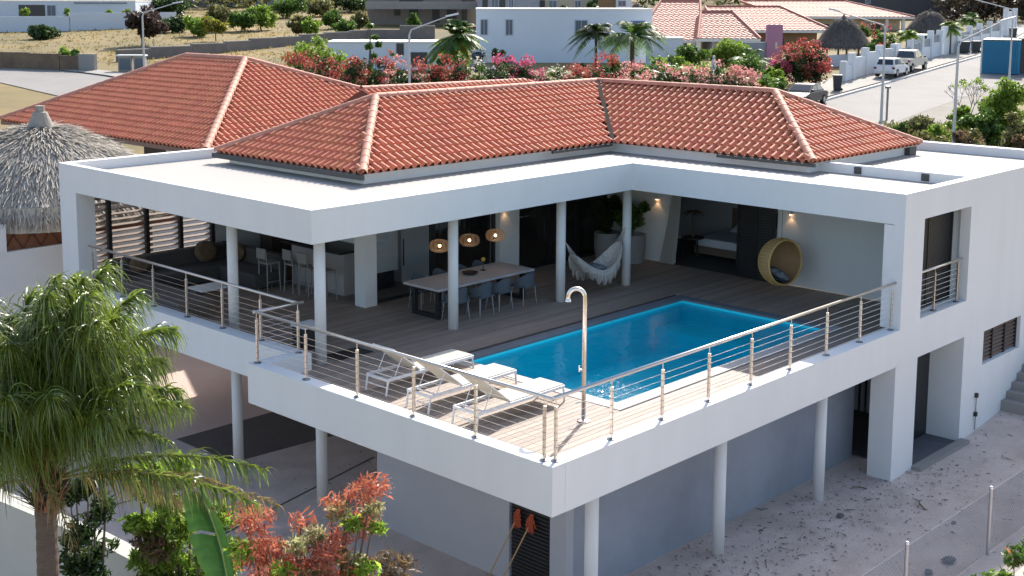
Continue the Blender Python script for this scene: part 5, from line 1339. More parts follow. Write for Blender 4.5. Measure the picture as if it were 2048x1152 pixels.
def hip_house(label, pe0, pe1, s, ye, pr0, pr1, yr, dpt, wallm, cols=(), wallpx=None, group=None):
    """front eave from pixel column pe0 to pe1 at depth s; ridge above"""
    a = DP(pe0, ye, s); b = DP(pe1, ye, s); base = PS((pe0+pe1)/2, s)
    t = thing('tiled_house', label, 'house', base, group); t.rotation_euler = (0, 0, yaw-math.pi/2)
    wd = (b-a).length; H_ = (a.z+b.z)/2-base.z
    r0_ = DP(pr0, yr, s+dpt/2); r1_ = DP(pr1, yr, s+dpt/2)
    loc = lambda P_: ((P_-base).dot(Rr), (P_-base).dot(Vector((HX, HY, 0))), P_.z-base.z)
    R0, R1 = loc(r0_), loc(r1_)
    x0 = loc(a)[0]; x1 = loc(b)[0]
    E = [(x0, 0, H_), (x1, 0, H_), (x1, dpt, H_), (x0, dpt, H_)]
    rf = obj('roof', MB().poly([E[0], E[1], R1, R0]).poly([E[1], E[2], R1]).poly([E[2], E[3], R0, R1]).poly([E[3], E[0], R0]), FTILE, t, world=False)
    for p_, q_ in ((E[0], R0), (E[1], R1), (R0, R1)): obj('ridge', MB().tube([p_, q_], .13, 6), mat('far_ridge', (.50, .18, .13), .7, var=.3, vs=4), rf, world=False)
    obj('fascia', MB().box(x0, x1, -.02, dpt, H_-.28, H_-.02), mat('fascia_white', (.7, .69, .66), .8), t, world=False)
    obj('wall', MB().box(x0+1.6, x1-1.2, 1.6, dpt-1, -1.5, H_-.29), wallm, t, world=False)
    for k, c_ in enumerate(cols):
        x = (DP(c_, ye, s)-base).dot(Rr); obj('column', MB().box(x-.17, x+.17, .25, .6, -.5, H_-.281), mat('fascia_white', (.7, .69, .66), .8), t, world=False)
    for k in range(3):
        x = x0+(x1-x0)*(.3+.2*k); obj('window', MB().box(x, x+1.1, 1.55, 1.598, H_-2.2, H_-.9), mat('window_dark', (.07, .06, .06), .4), t, world=False)
    return t
hip_house('big red tiled house right behind the white block house', 1270, 1405, 118, 80, 1322, 1400, 1, 14, mat('grey_plaster', (.35, .36, .40), .9), (1388,))
hip_house('red tiled house wing with the darker facing slope left of the pink wall', 1395, 1520, 116, 77, 1402, 1465, 23, 9, WN, (1398, 1460))
hip_house('wide red tiled house between the pink wall and the thatched shelter', 1440, 1665, 128, 60, 1410, 1560, 13, 12, mat('ochre_wall', (.34, .22, .13), .9), ())
hip_house('farthest red tiled house with white porch columns at the top right', 1570, 1828, 150, 33, 1480, 1690, 2, 14, CREAM, (1775, 1808))
palapa('dark thatched shelter with a peaked cap above the pale garden wall', tuple(PS(1684, 112)), DP(1684, 29, 112).z, DP(1684, 88, 112).z, 52/CF*112, THATCHD, n=7000, size=.6, droop=.3)
palapa('darker thatched shelter farther back near the top of the street', tuple(PS(1858, 142)), DP(1858, 16, 142).z, DP(1858, 60, 142).z, 45/CF*142, THATCHD, n=5000, size=.7, droop=.3)
palapa('tiny thatched peak beside the big red roof at the top edge', tuple(PS(1272, 150)), DP(1272, 5, 150).z, DP(1272, 22, 150).z, 12/CF*150, THATCHD, n=300, size=.5, droop=.1)
# ---- block walls of the field
def bwall(label, pts, s_list, tops, m=BLOCK, name='block_wall', cap=None):
    P0 = [PS(px, s) for px, s in zip(pts, s_list)]; t = thing(name, label, 'wall', P0[0])
    for i in range(len(P0)-1):
        a, b = P0[i], P0[i+1]; d = Vector((b.x-a.x, b.y-a.y, 0)); d.normalize(); nn = Vector((-d.y, d.x, 0))*.2
        ztop = DP(pts[i], tops[i], s_list[i]).z; q = [a-nn, b-nn, b+nn, a+nn]
        obj('wall', MB().hexa([(v_.x, v_.y, min(a.z, b.z)-.6) for v_ in q]+[(v_.x, v_.y, ztop) for v_ in q]), m, t)
        if cap: obj('coping', MB().hexa([(v_.x, v_.y, ztop+.001) for v_ in q]+[(v_.x, v_.y, ztop+.08) for v_ in q]), cap, t)
    return t
bwall('stepped grey block wall running across the dry field behind the tiled roof', [235, 300, 383, 450, 500, 555, 600, 650, 700, 735, 800, 870], [112, 115, 118, 121, 124, 127, 130, 133, 136, 138, 138, 138], [101, 95, 89, 84, 78, 75, 70, 66, 62, 60, 52, 50], BLOCK, cap=mat('wall_cap', (.33, .31, .29), .9))
bwall('long white wall round the modern house at the top left', [-30, 140, 250, 352], [146, 148, 152, 157], [33, 26, 25, 24], mat('far_white_c', (.62, .67, .74), .9, var=.1, vs=.4))
bwall('dark earthy bank wall along the street at the far left', [-30, 60, 122, 160], [107, 106, 105, 105], [103, 106, 111, 113], mat('earth_bank', (.13, .09, .065), .95, var=.9, vs=.7, bump=.8, bs=3, col2=(.25, .18, .11)))
bwall('pale concrete gate wall piece beside the street at the left', [160, 192], [105, 104.5], [109, 109], CONC, cap=mat('wall_cap', (.33, .31, .29), .9))
bwall('narrow concrete gate post piece left of the pale gate wall', [136, 157], [105.5, 105.2], [114, 114], CONC)
def kiosk(label, px, w_):
    b_ = PS(px, 104); t = thing('meter_box', label, 'meter box', b_, 'meter boxes by the left street'); t.rotation_euler = (0, 0, yaw-math.pi/2)
    h = DP(px, 112, 104).z-b_.z
    obj('body', MB().box(-w_/2, w_/2, 0, .6, 0, h), CONC, t, world=False); obj('door', MB().box(-w_/2+.1, w_/2-.1, -.02, -.002, .2, h-.2), mat('meter_door', (.12, .14, .17), .6), t, world=False); obj('lid', MB().box(-w_/2-.1, w_/2+.1, -.1, .7, h+.001, h+.1), mat('parapet_white', (.78, .77, .74), .8), t, world=False)
kiosk('concrete meter box with dark door, left one above the tiled hip', 250, 1.1); kiosk('concrete meter box with dark door, right one by the street lamp', 279, .9)
# ================================================================== FAR VEGETATION
def T(name, label, cat, px, s, ytop, wpx, m, group=None, **k):
    b = PS(px, s); h = DP(px, ytop, s).z-b.z; return tree(name, label, cat, b, h, wpx/CF*s, m, group, **k)
# bougainvillea hedge, one shrub after the other
FL = {'r': F_RED, 'p': F_PINK, 'm': F_MAG, 'w': F_WHITE}
hl = [(598, 78, 112, 66, 'r', 'red flowering hedge bush at the left end, against the green rounded tree'), (650, 76, 120, 70, 'r', 'red flowering hedge bush above the slope of the tiled hip'), (705, 74, 118, 70, 'r', 'red flowering hedge bush below the climbing tree'), (757, 74, 122, 66, 'r', 'dense red hedge bush left of the hedge street lamp'), (806, 73, 116, 60, 'p', 'pinkish red hedge bush right behind the hedge street lamp'),
      (856, 73, 118, 66, 'r', 'red hedge bush below the fan palm'), (908, 73, 112, 66, 'r', 'taller red and white hedge bush in front of the fan palm'), (960, 73, 124, 62, 'w', 'white speckled hedge bush below the blue grey agave'), (1010, 73, 118, 66, 'm', 'magenta flowering hedge bush before the white block house'), (1058, 73, 124, 62, 'm', 'second magenta hedge bush, left of the white blossom stalks'), (1108, 73, 130, 60, 'w', 'green hedge bush with few white blossoms'),
      (1156, 73, 134, 60, 'r', 'low sparse hedge bush with red tips under the dark mound'), (1212, 72, 118, 70, 'r', 'red hedge bush rising right of the slim royal palm'), (1262, 70, 134, 70, 'p', 'pale pink hedge bush left part, under the banana leaves'), (1318, 70, 138, 74, 'p', 'pale pink hedge bush, second of the pale ones'), (1374, 70, 136, 74, 'p', 'pale pink hedge bush, third of the pale ones'), (1425, 70, 132, 70, 'p', 'pale pink hedge bush under the small stone figure'), (1478, 70, 142, 66, 'p', 'pale pink hedge bush at the right end by the yellow palm')]
for px, s, yt_, wp, c, lb in hl:
    T('flowering_bush', lb, 'bush', px, s, yt_-7, wp*1.45, L_DARK if c != 'w' else L_GREEN, 'flowering hedge bushes behind the villa', trunk=.03, n=4200, size=.20, k=60, flower=FL[c], fl=.24 if c != 'w' else .09)
tree_ = T
T('green_tree', 'dense bright green rounded tree at the left end of the flowering hedge', 'tree', 632, 84, 72, 125, L_BRIGHT, n=6500, size=.30, trunk=.08, k=60)
T('slender_tree', 'thin climbing tree with leaf tufts standing before the white annex', 'tree', 742, 80, 20, 44, L_GREEN, n=700, size=.24, trunk=.25, k=12)
T('small_tree', 'small round bush with red tips before the white annex', 'bush', 783, 82, 98, 30, L_GREEN, n=500, size=.2, trunk=.3, flower=F_RED, fl=.2)
T('bougainvillea_tree', 'large dark red bougainvillea tree beside the black parked car', 'tree', 1600, 93, 84, 118, L_DARK, n=6000, size=.24, trunk=.12, k=46, flower=F_RED, fl=.42)
T('bougainvillea_bush', 'magenta bougainvillea bush at the foot of the pink wall', 'bush', 1556, 92, 118, 60, L_DARK, n=900, size=.22, trunk=.05, flower=F_MAG, fl=.8)
T('lime_tree', 'bright lime green tree top between pink wall and dark red bougainvillea', 'tree', 1592, 98, 70, 46, leaf('lime_leaf', (.32, .42, .03), (.2, .3, .03)), n=900, size=.3, trunk=.2)
T('round_tree', 'rounded green tree crown in front of the red tiled house', 'tree', 1458, 100, 80, 105, L_BRIGHT, n=4200, size=.28, trunk=.3)
T('green_bush', 'broad green bush beneath the red tiled house porch', 'bush', 1375, 96, 84, 90, L_GREEN, n=2600, size=.28, trunk=.2)
T('mound_bush', 'dark rounded clipped bush in front of the white block house wall', 'bush', 1172, 84, 121, 64, L_DARK, n=1500, size=.18, trunk=.03)
T('dark_tree', 'small dark leafed tree growing against the white block house', 'tree', 995, 92, 68, 46, L_DARK, n=650, size=.22, trunk=.3, k=14)
T('blue_agave', 'blue grey spiky agave mass in the hedge before the white block house', 'agave', 965, 78, 104, 70, leaf('blue_leaf', (.20, .26, .32), (.12, .16, .20)), n=1100, size=.5, trunk=.02, k=8)
T('fill_bush', 'green filling bush right of the banana plants', 'bush', 1545, 82, 148, 60, L_GREEN, n=1200, size=.22, trunk=.05)
T('garden_bush', 'green garden bush below the big red roof, left of the pink wall', 'bush', 1490, 88, 106, 90, L_GREEN, n=2000, size=.25, trunk=.05)
T('garden_bush', 'mid green garden bush behind the pale pink hedge', 'bush', 1410, 84, 104, 110, L_BRIGHT, n=2400, size=.25, trunk=.05)
T('garden_bush', 'dark green garden bush under the banana leaves', 'bush', 1300, 82, 100, 110, L_BRIGHT, n=2200, size=.25, trunk=.05)
for px, s_, yt_, wp, m_, lb in ((1225, 84, 100, 60, L_GREEN, 'leafy green bush under the coconut palm'), (1345, 86, 100, 80, L_BRIGHT, 'bright green bush behind the tallest banana plant'), (1440, 82, 122, 70, L_BRIGHT, 'low bright green bush behind the stone figure'), (1540, 88, 122, 60, L_BRIGHT, 'bright bush between yellow palm and dark red bougainvillea'), (885, 80, 92, 60, L_GREEN, 'green bush under the fan palm'), (700, 80, 108, 50, L_GREEN, 'green bush left of the climbing tree')):
    T('garden_bush', lb, 'bush', px, s_, yt_, wp, m_, n=2400, size=.26, trunk=.05)
# palms of the background
def palm(name, label, base, h, fl_len, n_fr, m, group=None, droop=.9, elev=(-.1, 1.3), lw=.045, ll=.5, tr=.12, nlf=26, upright=False):
    rng = nrng(); t = thing(name, label, 'palm', base, group)
    obj('trunk', MB().tube([(0, 0, -.2), (.05*h*.2, 0, h*.5), (0, 0, h)], [tr*1.3, tr, tr*.8], 9), TRUNK, t, world=False)
    V = []; F_ = []
    for k in range(n_fr):
        az = 2*math.pi*k/n_fr+rng.normal(0, .15); el = elev[0]+(elev[1]-elev[0])*rng.random(); L_ = fl_len*(.8+.3*rng.random())
        hd_ = np.array([math.cos(az), math.sin(az), 0]); sd = np.array([-math.sin(az), math.cos(az), 0])
        def P_(u): return np.array([0, 0, h])+hd_*(L_*u*math.cos(el))+np.array([0, 0, 1])*(L_*u*math.sin(el)-droop*L_*.55*u*u)
        pr_ = P_(0)
        for j in range(nlf):
            u = .12+.88*j/nlf; p = P_(u); q = P_(min(1, u+.05)); tg = q-P_(u-.02); tg /= np.linalg.norm(tg)+1e-9
            for sg in (-1, 1):
                l_ = ll*math.sin(math.pi*(.15+.8*u))*(.8+.4*rng.random()); dr_ = sd*sg*.75+tg*.5+np.array([0, 0, -.45+.3*rng.random()]); dr_ /= np.linalg.norm(dr_)
                e = p+dr_*l_; w_ = tg*lw; o = len(V); V += [p-w_, p+w_, e+w_*.2+[0, 0, -.08*l_], e-w_*.2+[0, 0, -.08*l_]]; F_.append((o, o+1, o+2, o+3))
        o = len(V); V += [P_(0)+sd*.03, P_(0)-sd*.03, P_(.6)-sd*.02, P_(.6)+sd*.02]; F_.append((o, o+1, o+2, o+3))
    obj('crown', npmesh('crown', V, F_, m), None, t, world=False)
    return t
b = PS(1190, 86); palm('royal_palm', 'slim dark palm standing before the right part of the white block house', b, DP(1190, 66, 86).z-b.z, 2.3, 30, L_DARK, droop=1.2, elev=(-.2, 1.2), tr=.10)
b = PS(1262, 82); palm('coconut_palm', 'larger bright palm with glossy arching fronds at the corner of the white block house', b, DP(1262, 72, 82).z-b.z, 3.0, 28, L_GREEN, droop=1.2, tr=.16, ll=.75)
b = PS(1245, 78); palm('low_palm', 'low palm with drooping fronds below the two taller palms', b, 1.4, 2.5, 26, L_GREEN, droop=1.2, tr=.12, ll=.7)
b = PS(912, 84); palm('fan_palm', 'bushy fan palm right of the white annex', b, DP(912, 72, 84).z-b.z, 2.3, 54, L_GREEN, droop=1.0, elev=(-.5, 1.5), lw=.09, tr=.16)
b = PS(1520, 84); palm('yellow_palm', 'yellow green young palm at the right end of the pale pink hedge', b, 1.1, 2.3, 22, L_BRIGHT, droop=.9, elev=(.4, 1.4), tr=.10)
b = PS(1500, 94); palm('arching_palm', 'dark arching palm fronds left of the pink wall', b, 1.9, 2.8, 18, L_GREEN, droop=1.1, tr=.12)
b = PS(1812, 112); palm('dwarf_palm', 'dwarf palm behind the grille street wall, left one of three', b, DP(1812, 70, 112).z-b.z, 1.5, 24, L_BRIGHT, droop=1.1, elev=(0, 1.4), tr=.12)
b = PS(1898, 120); palm('dwarf_palm', 'dwarf palm behind the street wall, middle one of three above the bins', b, DP(1898, 55, 120).z-b.z, 1.5, 24, L_BRIGHT, droop=1.1, elev=(0, 1.4), tr=.14)
b = PS(1940, 132); palm('dwarf_palm', 'taller dark dwarf palm farthest up the street', b, DP(1940, 40, 132).z-b.z, 2.0, 24, L_GREEN, droop=1.1, elev=(0, 1.4), tr=.16)
for px, s, yt_, wp, lb in ((1760, 118, 42, 60, 'flowering garden tree right of the dark thatched shelter'), (1745, 106, 72, 40, 'dark green shrub against the thatched shelter'), (1725, 135, 45, 34, 'green shrub in front of the farthest red roof')):
    T('garden_tree', lb, 'tree', px, s, yt_, wp, L_GREEN, n=1100, size=.3, trunk=.1, flower=F_RED, fl=.06)
# banana plants behind the hedge
def banana(label, px, s, ytop, n=7):
    rng = nrng(); b = PS(px, s); h = DP(px, ytop, s).z-b.z; t = thing('banana_plant', label, 'banana plant', b, 'banana plants behind the hedge')
    obj('stem', MB().tube([(0, 0, -.2), (0, 0, h*.5)], [.15, .10], 8), mat('banana_stem', (.16, .17, .08), .7), t, world=False)
    for k in range(n):
        az = 2*math.pi*k/n+rng.normal(0, .3); el = .6+.8*rng.random(); L_ = h*.62; V = []; F_ = []
        hd_ = np.array([math.cos(az), math.sin(az), 0]); sd = np.array([-math.sin(az), math.cos(az), 0]); N = 12
        for j in range(N+1):
            u = j/N; p = np.array([0, 0, h*.48])+hd_*L_*u*math.cos(el)+np.array([0, 0, 1])*(L_*u*math.sin(el)-L_*.6*u*u); w_ = .28*math.sin(math.pi*min(1, .08+u*.92))**.7*(.85+.3*rng.random())
            V += [p-sd*w_+[0, 0, -.06], p+[0, 0, 0], p+sd*w_+[0, 0, -.06]]
        for j in range(N): F_ += [(j*3, j*3+1, j*3+4, j*3+3), (j*3+1, j*3+2, j*3+5, j*3+4)]
        obj('leaf', npmesh('leaf', V, F_, L_GREEN if k % 3 else L_BRIGHT, True), None, t, world=False)
for px, s, yt_, lb in ((1290, 80, 92, 'banana plant left, with a shiny leaf beside the coconut palm'), (1335, 80, 84, 'tallest banana plant, its upright leaf before the stepped garden building'), (1378, 78, 106, 'banana plant with torn pale leaves, right one'), (1430, 79, 112, 'lower banana plant next to the small stone figure'), (1355, 76, 116, 'low banana plant in front, middle of the group')): banana(lb, px, s, yt_)
# field trees
fld = [('field_tree', 'dark purple brown leafed tree before the long white wall, by the left street lamp', 'tree', 285, 128, 16, 80, leaf('purple_leaf', (.09, .06, .05), (.05, .035, .035)), .3, 1800),
 ('field_bush', 'low dark green bush in the dry grass at the far left', 'bush', 85, 136, 56, 66, L_DARK, .05, 1300),
 ('young_palm', 'small green palm like shrub on the left street bank', 'bush', 132, 106, 93, 30, L_BRIGHT, .15, 400), ('young_palm', 'second small green shrub on the bank beside the concrete gate piece', 'bush', 154, 105.5, 97, 24, L_GREEN, .1, 350),
 ('field_tree', 'green bush tree left part of the grove in the field', 'tree', 398, 140, 26, 60, L_BRIGHT, .1, 1300), ('field_tree', 'yellow leafed small tree standing before the grove', 'tree', 432, 134, 34, 46, leaf('yellow_leaf', (.35, .33, .05), (.2, .2, .04)), .35, 900),
 ('field_tree', 'brownish thin crowned tree at the back of the grove', 'tree', 436, 148, 12, 66, L_OLIVE, .15, 1300), ('field_tree', 'darkest green tree in the middle of the grove', 'tree', 490, 148, 16, 64, L_GREEN, .1, 1700), ('field_tree', 'light green tree right side of the grove', 'tree', 522, 150, 12, 60, L_BRIGHT, .1, 1500),
 ('field_tree', 'dark round tree at the top of the field, right of the grove', 'tree', 575, 175, -6, 70, L_GREEN, .1, 1500), ('field_bush', 'green and yellow bush above the block wall', 'bush', 598, 140, 30, 48, L_OLIVE, .1, 1100), ('field_bush', 'yellow green bush right of it above the block wall', 'bush', 622, 139, 32, 40, L_BRIGHT, .1, 600),
 ('field_bush', 'dark green bush near the unfinished block house', 'bush', 664, 152, 14, 40, L_GREEN, .1, 900), ('field_bush', 'low green bush behind the block wall left of the climbing tree', 'bush', 690, 142, 38, 44, L_GREEN, .05, 800), ('field_bush', 'small green shrub at the foot of the unfinished block house', 'bush', 828, 141, 26, 26, L_GREEN, .1, 500),
 ('field_tree', 'dark trees top right of the modern house', 'tree', 335, 175, -8, 80, L_DARK, .1, 1700), ('field_tree', 'dark green tree at the top edge between two pale houses', 'tree', 700, 190, -12, 90, L_DARK, .1, 1700),
 ('field_bush', 'dark low hedge bush beside the grove, left', 'bush', 350, 146, 34, 60, L_DARK, .03, 900), ('field_bush', 'grey green bush at the top of the field right of the dark round tree', 'bush', 640, 178, 0, 60, L_OLIVE, .05, 1100), ('field_bush', 'pale olive bush against the unfinished block house', 'bush', 720, 150, 22, 34, L_OLIVE, .05, 600),
 ('field_bush', 'dark bush behind the beige house balcony, left', 'bush', 1122, 146, 0, 24, L_DARK, .05, 400), ('field_bush', 'dark round bush behind the beige house balcony, right', 'bush', 1186, 146, -6, 30, L_DARK, .05, 500)]
for nm, lb, ct2, px, s, yt_, wp, m_, tk, nn_ in fld: T(nm, lb, ct2, px, s, yt_, wp*1.2, m_, n=int(nn_*1.5), size=.48, trunk=tk, k=30)
for k, (px, lb) in enumerate(((48, 'yellow green shrub behind the long white wall, first from the left'), (138, 'small palm shrub behind the long white wall, at the step of the wall'), (217, 'green shrub behind the long white wall, middle one'), (254, 'bright yellow green shrub behind the long white wall, nearest the dark tree'))):
    T('wall_shrub', lb, 'bush', px, 156, (8, 12, 9, 7)[k], 26, L_BRIGHT, n=300, size=.4, trunk=.2, k=8)
# dark wooded hillside at the upper right and along the top edge
def hill_wood(name, label, pxs, s0, s1, m, n, hh, size=.9):
    rng = nrng(); V_all = []; 
    C_ = []
    for _ in range(n//60):
        px = rng.uniform(*pxs); s = rng.uniform(s0, s1); b = PS(px, s); C_.append((b.x, b.y, b.z+rng.uniform(.2, 1)*hh))
    V, F_ = leaves(rng, C_, (2.2, 2.2, hh*.5), n, size)
    return stuff(obj(name, npmesh(name, V, F_, m)), label, 'trees')
hill_wood('hillside_scrub', 'dark brown green scrub covering the hillside at the top right', (1880, 2100), 165, 330, leaf('scrub_leaf', (.07, .055, .035), (.03, .025, .02)), 26000, 5)
hill_wood('hillside_trees', 'dark tree line along the top edge behind the red roofs', (1180, 1900), 200, 300, L_DARK, 24000, 7)
hill_wood('field_scrub', 'olive scrub along the top edge of the dry field', (300, 760), 190, 300, L_OLIVE, 16000, 4)
# tufts in the dry field
rng = nrng(); k = 2600; pxs = rng.uniform(-60, 760, k); ss = rng.uniform(95, 190, k); C_ = []
for a_, b_ in zip(pxs, ss):
    if a_ < 250 and b_ < 109: continue
    if 655 < a_ and b_ < 120: continue
    p_ = PS(a_, b_); C_.append((p_.x, p_.y, p_.z+.1))
V, F_ = leaves(rng, C_, (.7, .7, .10), 9000, .30, 3.0, up=.6)
stuff(obj('dry_grass', npmesh('dry_grass', V, F_, mat('straw', (.46, .35, .14), .95, rnd=.3, island=True, var=1.0, vs=.07, col2=(.22, .20, .07), trans=.45))), 'dry golden grass tufts over the open field', 'grass')
# bushes at the right behind the parapet
rb = [('roadside_bush', 'brown green bush beside the road, left end of the right scrub', 1835, 66, 222, 90, L_OLIVE, 1900), ('roadside_bush', 'bright green bush in the scrub, left of the nearest street lamp', 1878, 63, 232, 70, L_BRIGHT, 1300), ('roadside_bush', 'small dark green bush at the edge of the road by the tiled eave', 1795, 66, 240, 50, L_GREEN, 900), ('roadside_bush', 'olive bush directly behind the roof parapet', 1850, 56, 256, 130, L_OLIVE, 1800),
      ('roadside_bush', 'dry brownish bush right of the nearest street lamp', 1930, 60, 240, 90, L_DRY, 1600), ('roadside_bush', 'large dark green bush at the right edge', 2010, 68, 160, 110, L_BRIGHT, 3400), ('roadside_bush', 'dense dark bush in the middle of the right scrub', 1965, 66, 205, 90, L_GREEN, 2400), ('roadside_bush', 'olive green bush at the right edge, in front of the large dark one', 2040, 62, 215, 90, L_OLIVE, 2200),
      ('roadside_bush', 'low dry bush right next to the person', 2040, 58, 258, 70, L_DRY, 1300), ('roadside_bush', 'low olive bush left of the person', 1960, 57, 262, 80, L_OLIVE, 1400), ('roadside_bush', 'yellow green bush under the bare tree', 1915, 70, 205, 50, L_BRIGHT, 900)]
for nm, lb, px, s, yt_, wp, m_, nn_ in rb: T(nm, lb, 'bush', px, s, yt_, wp, m_, n=int(nn_*1.7), size=.24, trunk=.03, k=46)
rng = nrng(); C_ = []
for _ in range(900):
    p_ = PS(rng.uniform(1740, 2120), rng.uniform(48, 76))
    if p_.y < 25.5+.17*(p_.x-60)-1.0: C_.append((p_.x, p_.y, p_.z+.25))
V, F_ = leaves(rng, C_, (.9, .9, .3), 16000, .28, 3.0, up=.8)
stuff(obj('roadside_grass', npmesh('roadside_grass', V, F_, leaf('scrub_grass', (.24, .22, .06), (.13, .13, .04)))), 'olive and straw coloured scrub grass between the roof parapet and the road', 'grass')
def bare_tree(label, px, s, ytop):
    b = PS(px, s); h = DP(px, ytop, s).z-b.z; t = thing('bare_tree', label, 'tree', b); r5 = random.Random(2); mb = MB()
    def br(p, d, L_, r_, lv):
        e = p+d*L_; mb.tube([p, (p+e)/2+Vector((r5.uniform(-.05, .05), r5.uniform(-.05, .05), 0)), e], [r_, r_*.8, r_*.6], 5)
        if lv:
            for _ in range(3): br(e, (d+Vector((r5.uniform(-.7, .7), r5.uniform(-.7, .7), r5.uniform(0, .5)))).normalized(), L_*.68, r_*.6, lv-1)
    br(Vector((0, 0, -.1)), Vector((.05, 0, 1)), h*.36, .06, 4)
    obj('trunk', mb, mat('grey_bark', (.30, .25, .22), .9), t, world=False)
    rng = nrng(); V, F_ = leaves(rng, clumps(rng, (.3, 0, h*.85), (h*.35, h*.3, h*.12), 10), (.3, .3, .2), 260, .16); obj('crown', npmesh('crown', V, F_, L_BRIGHT), None, t, world=False)
bare_tree('nearly bare little tree with thin grey branches before the road', 1932, 72, 150)

# ================================================================== FOREGROUND PALM (windswept)
b0 = DP(85, 1090, 15.5); gx, gy = b0.x, b0.y
heart = DP(88, 925, 15.5); basez = YZ
fp = thing('palm_tree', 'big windswept palm with long drooping glossy fronds at the left edge', 'palm', (gx, gy, basez))
hx, hy, hz_ = heart.x-gx, heart.y-gy, heart.z-basez
tp = []; trd = []
for i in range(60):
    f_ = i/59; tp.append((hx*f_, hy*f_, -.1+(hz_+.1-.35)*f_)); trd.append(.155-.035*f_+(.008 if i % 2 else 0)+(.05*max(0, f_-.9)*10*.5))
obj('trunk', MB().tube(tp, trd, 18), TRUNK, fp, world=False)
rng = np.random.default_rng(77); HH = np.array([hx, hy, hz_-.25]); RX = np.array(Rr); DX = np.array([HX, HY, 0.]); ZX = np.array([0, 0, 1.])
# fibrous boot below the crown
V = []; F_ = []
for k in range(260):
    th = rng.uniform(0, 6.28); z0 = -.15+.75*rng.random(); d = RX*math.cos(th)+DX*math.sin(th); p = HH+d*(.10+.05*rng.random())+ZX*(z0-.25); e = p+d*(.10+.25*rng.random())+ZX*(.12+.35*rng.random()); s_ = np.cross(d, ZX)*.03
    o = len(V); V += [p-s_, p+s_, e+s_*.2, e-s_*.2]; F_.append((o, o+1, o+2, o+3))
obj('boot', npmesh('boot', V, F_, mat('palm_fibre', (.20, .095, .05), .9, rnd=.6, island=True, var=.5, vs=9)), None, fp, world=False)
def frond(az, el, L_, dr, wind, leafm, nlf=95, ll=.85, name='frond', green=True):
    hd_ = RX*math.cos(az)+DX*math.sin(az); N = 20
    pts_ = []
    for j in range(N+1):
        u = j/N; p = HH+hd_*(L_*math.cos(el)*u)+ZX*(L_*math.sin(el)*u-dr*L_*u**2.3)+RX*wind*L_*u*u
        pts_.append(p)
    pts_ = np.array(pts_); rz_ = MB().tube([tuple(p) for p in pts_], [max(.003, .020*(1-j/N)**1.0+.003) for j in range(N+1)], 5)
    o = obj(name, rz_, mat('frond_stalk', (.28, .26, .08), .5, var=.5, vs=4, col2=(.35, .2, .08)), fp, world=False)
    V = []; F_ = []
    us = np.linspace(.26, 1.0, nlf)
    for u in us:
        f_ = u*N; i = min(N-1, int(f_)); p = pts_[i]*(1-(f_-i))+pts_[i+1]*(f_-i); tg = pts_[i+1]-pts_[i]; tg /= np.linalg.norm(tg)
        sd = np.cross(tg, ZX); nn2 = np.linalg.norm(sd); sd = sd/nn2 if nn2 > .05 else np.array([1., 0, 0])
        for sg in (-1, 1):
            l_ = ll*(math.sin(math.pi*(.18+.74*u))**.7)*(.75+.5*rng.random())
            d = sd*sg*(.55+.3*rng.normal())+tg*(.6)+ZX*(.35+.35*rng.normal())+RX*.10+rng.normal(0, .2, 3); d /= np.linalg.norm(d)
            pp_ = p.copy(); w0 = .0105*(.8+.5*rng.random()); wv = np.cross(d, sd*sg+ZX*.6); wv /= np.linalg.norm(wv)+1e-6
            prev = None; SG = 6
            for q in range(SG+1):
                t_ = q/SG; wd = w0*(1-t_**2.2)+.0008
                V += [pp_-wv*wd, pp_+wv*wd]
                if q: o_ = len(V)-4; F_.append((o_, o_+1, o_+3, o_+2))
                d = d+ZX*(-.42-.18*rng.random())+RX*.02+rng.normal(0, .07, 3); d /= np.linalg.norm(d); pp_ = pp_+d*l_/SG
    obj('leaflets', npmesh('leaflets', V, F_, leafm, False), None, o, world=False)
L_DEADP = mat('dry_palm_leaf', (.32, .24, .10), .6, rnd=.4, island=True, trans=.3)
r6 = random.Random(21)
k = 0
specs = []
for i in range(12): specs.append((i*.53+.1, 1.44, 4.1, .34))
for i in range(14): specs.append((i*.45+.4, 1.27, 3.85, .39))
for i in range(14): specs.append((i*.45, 1.08, 3.0, .42))
for i in range(7): specs.append((1.8+i*.42, .92, 2.6, .40))
for az, el, L_, dr in specs:
    frond(az+r6.uniform(-.2, .2), el+r6.uniform(-.08, .08), L_*r6.uniform(.85, 1.0), dr*r6.uniform(.9, 1.1), ( .07 if az < 1.57 or az > 4.7 else .12)+r6.uniform(-.04, .05), L_PALM, nlf=125, ll=.82)
frond(6.1, 1.0, 2.75, .46, .14, L_PALM, ll=.62); frond(5.8, .9, 2.4, .46, .16, L_PALM, ll=.6); frond(6.15, .42, 2.75, .30, .10, L_PALM, ll=.6); frond(5.9, .34, 2.9, .28, .08, L_PALM, ll=.55)
frond(6.0, .32, 3.0, .30, .08, L_DEADP, nlf=60, ll=.5); frond(.3, .2, 1.5, .5, .1, L_DEADP, nlf=50, ll=.4); frond(5.2, .3, 1.2, .6, .1, L_DEADP, nlf=40, ll=.35); frond(3.6, .3, 1.4, .6, .1, L_DEADP, nlf=40, ll=.35)

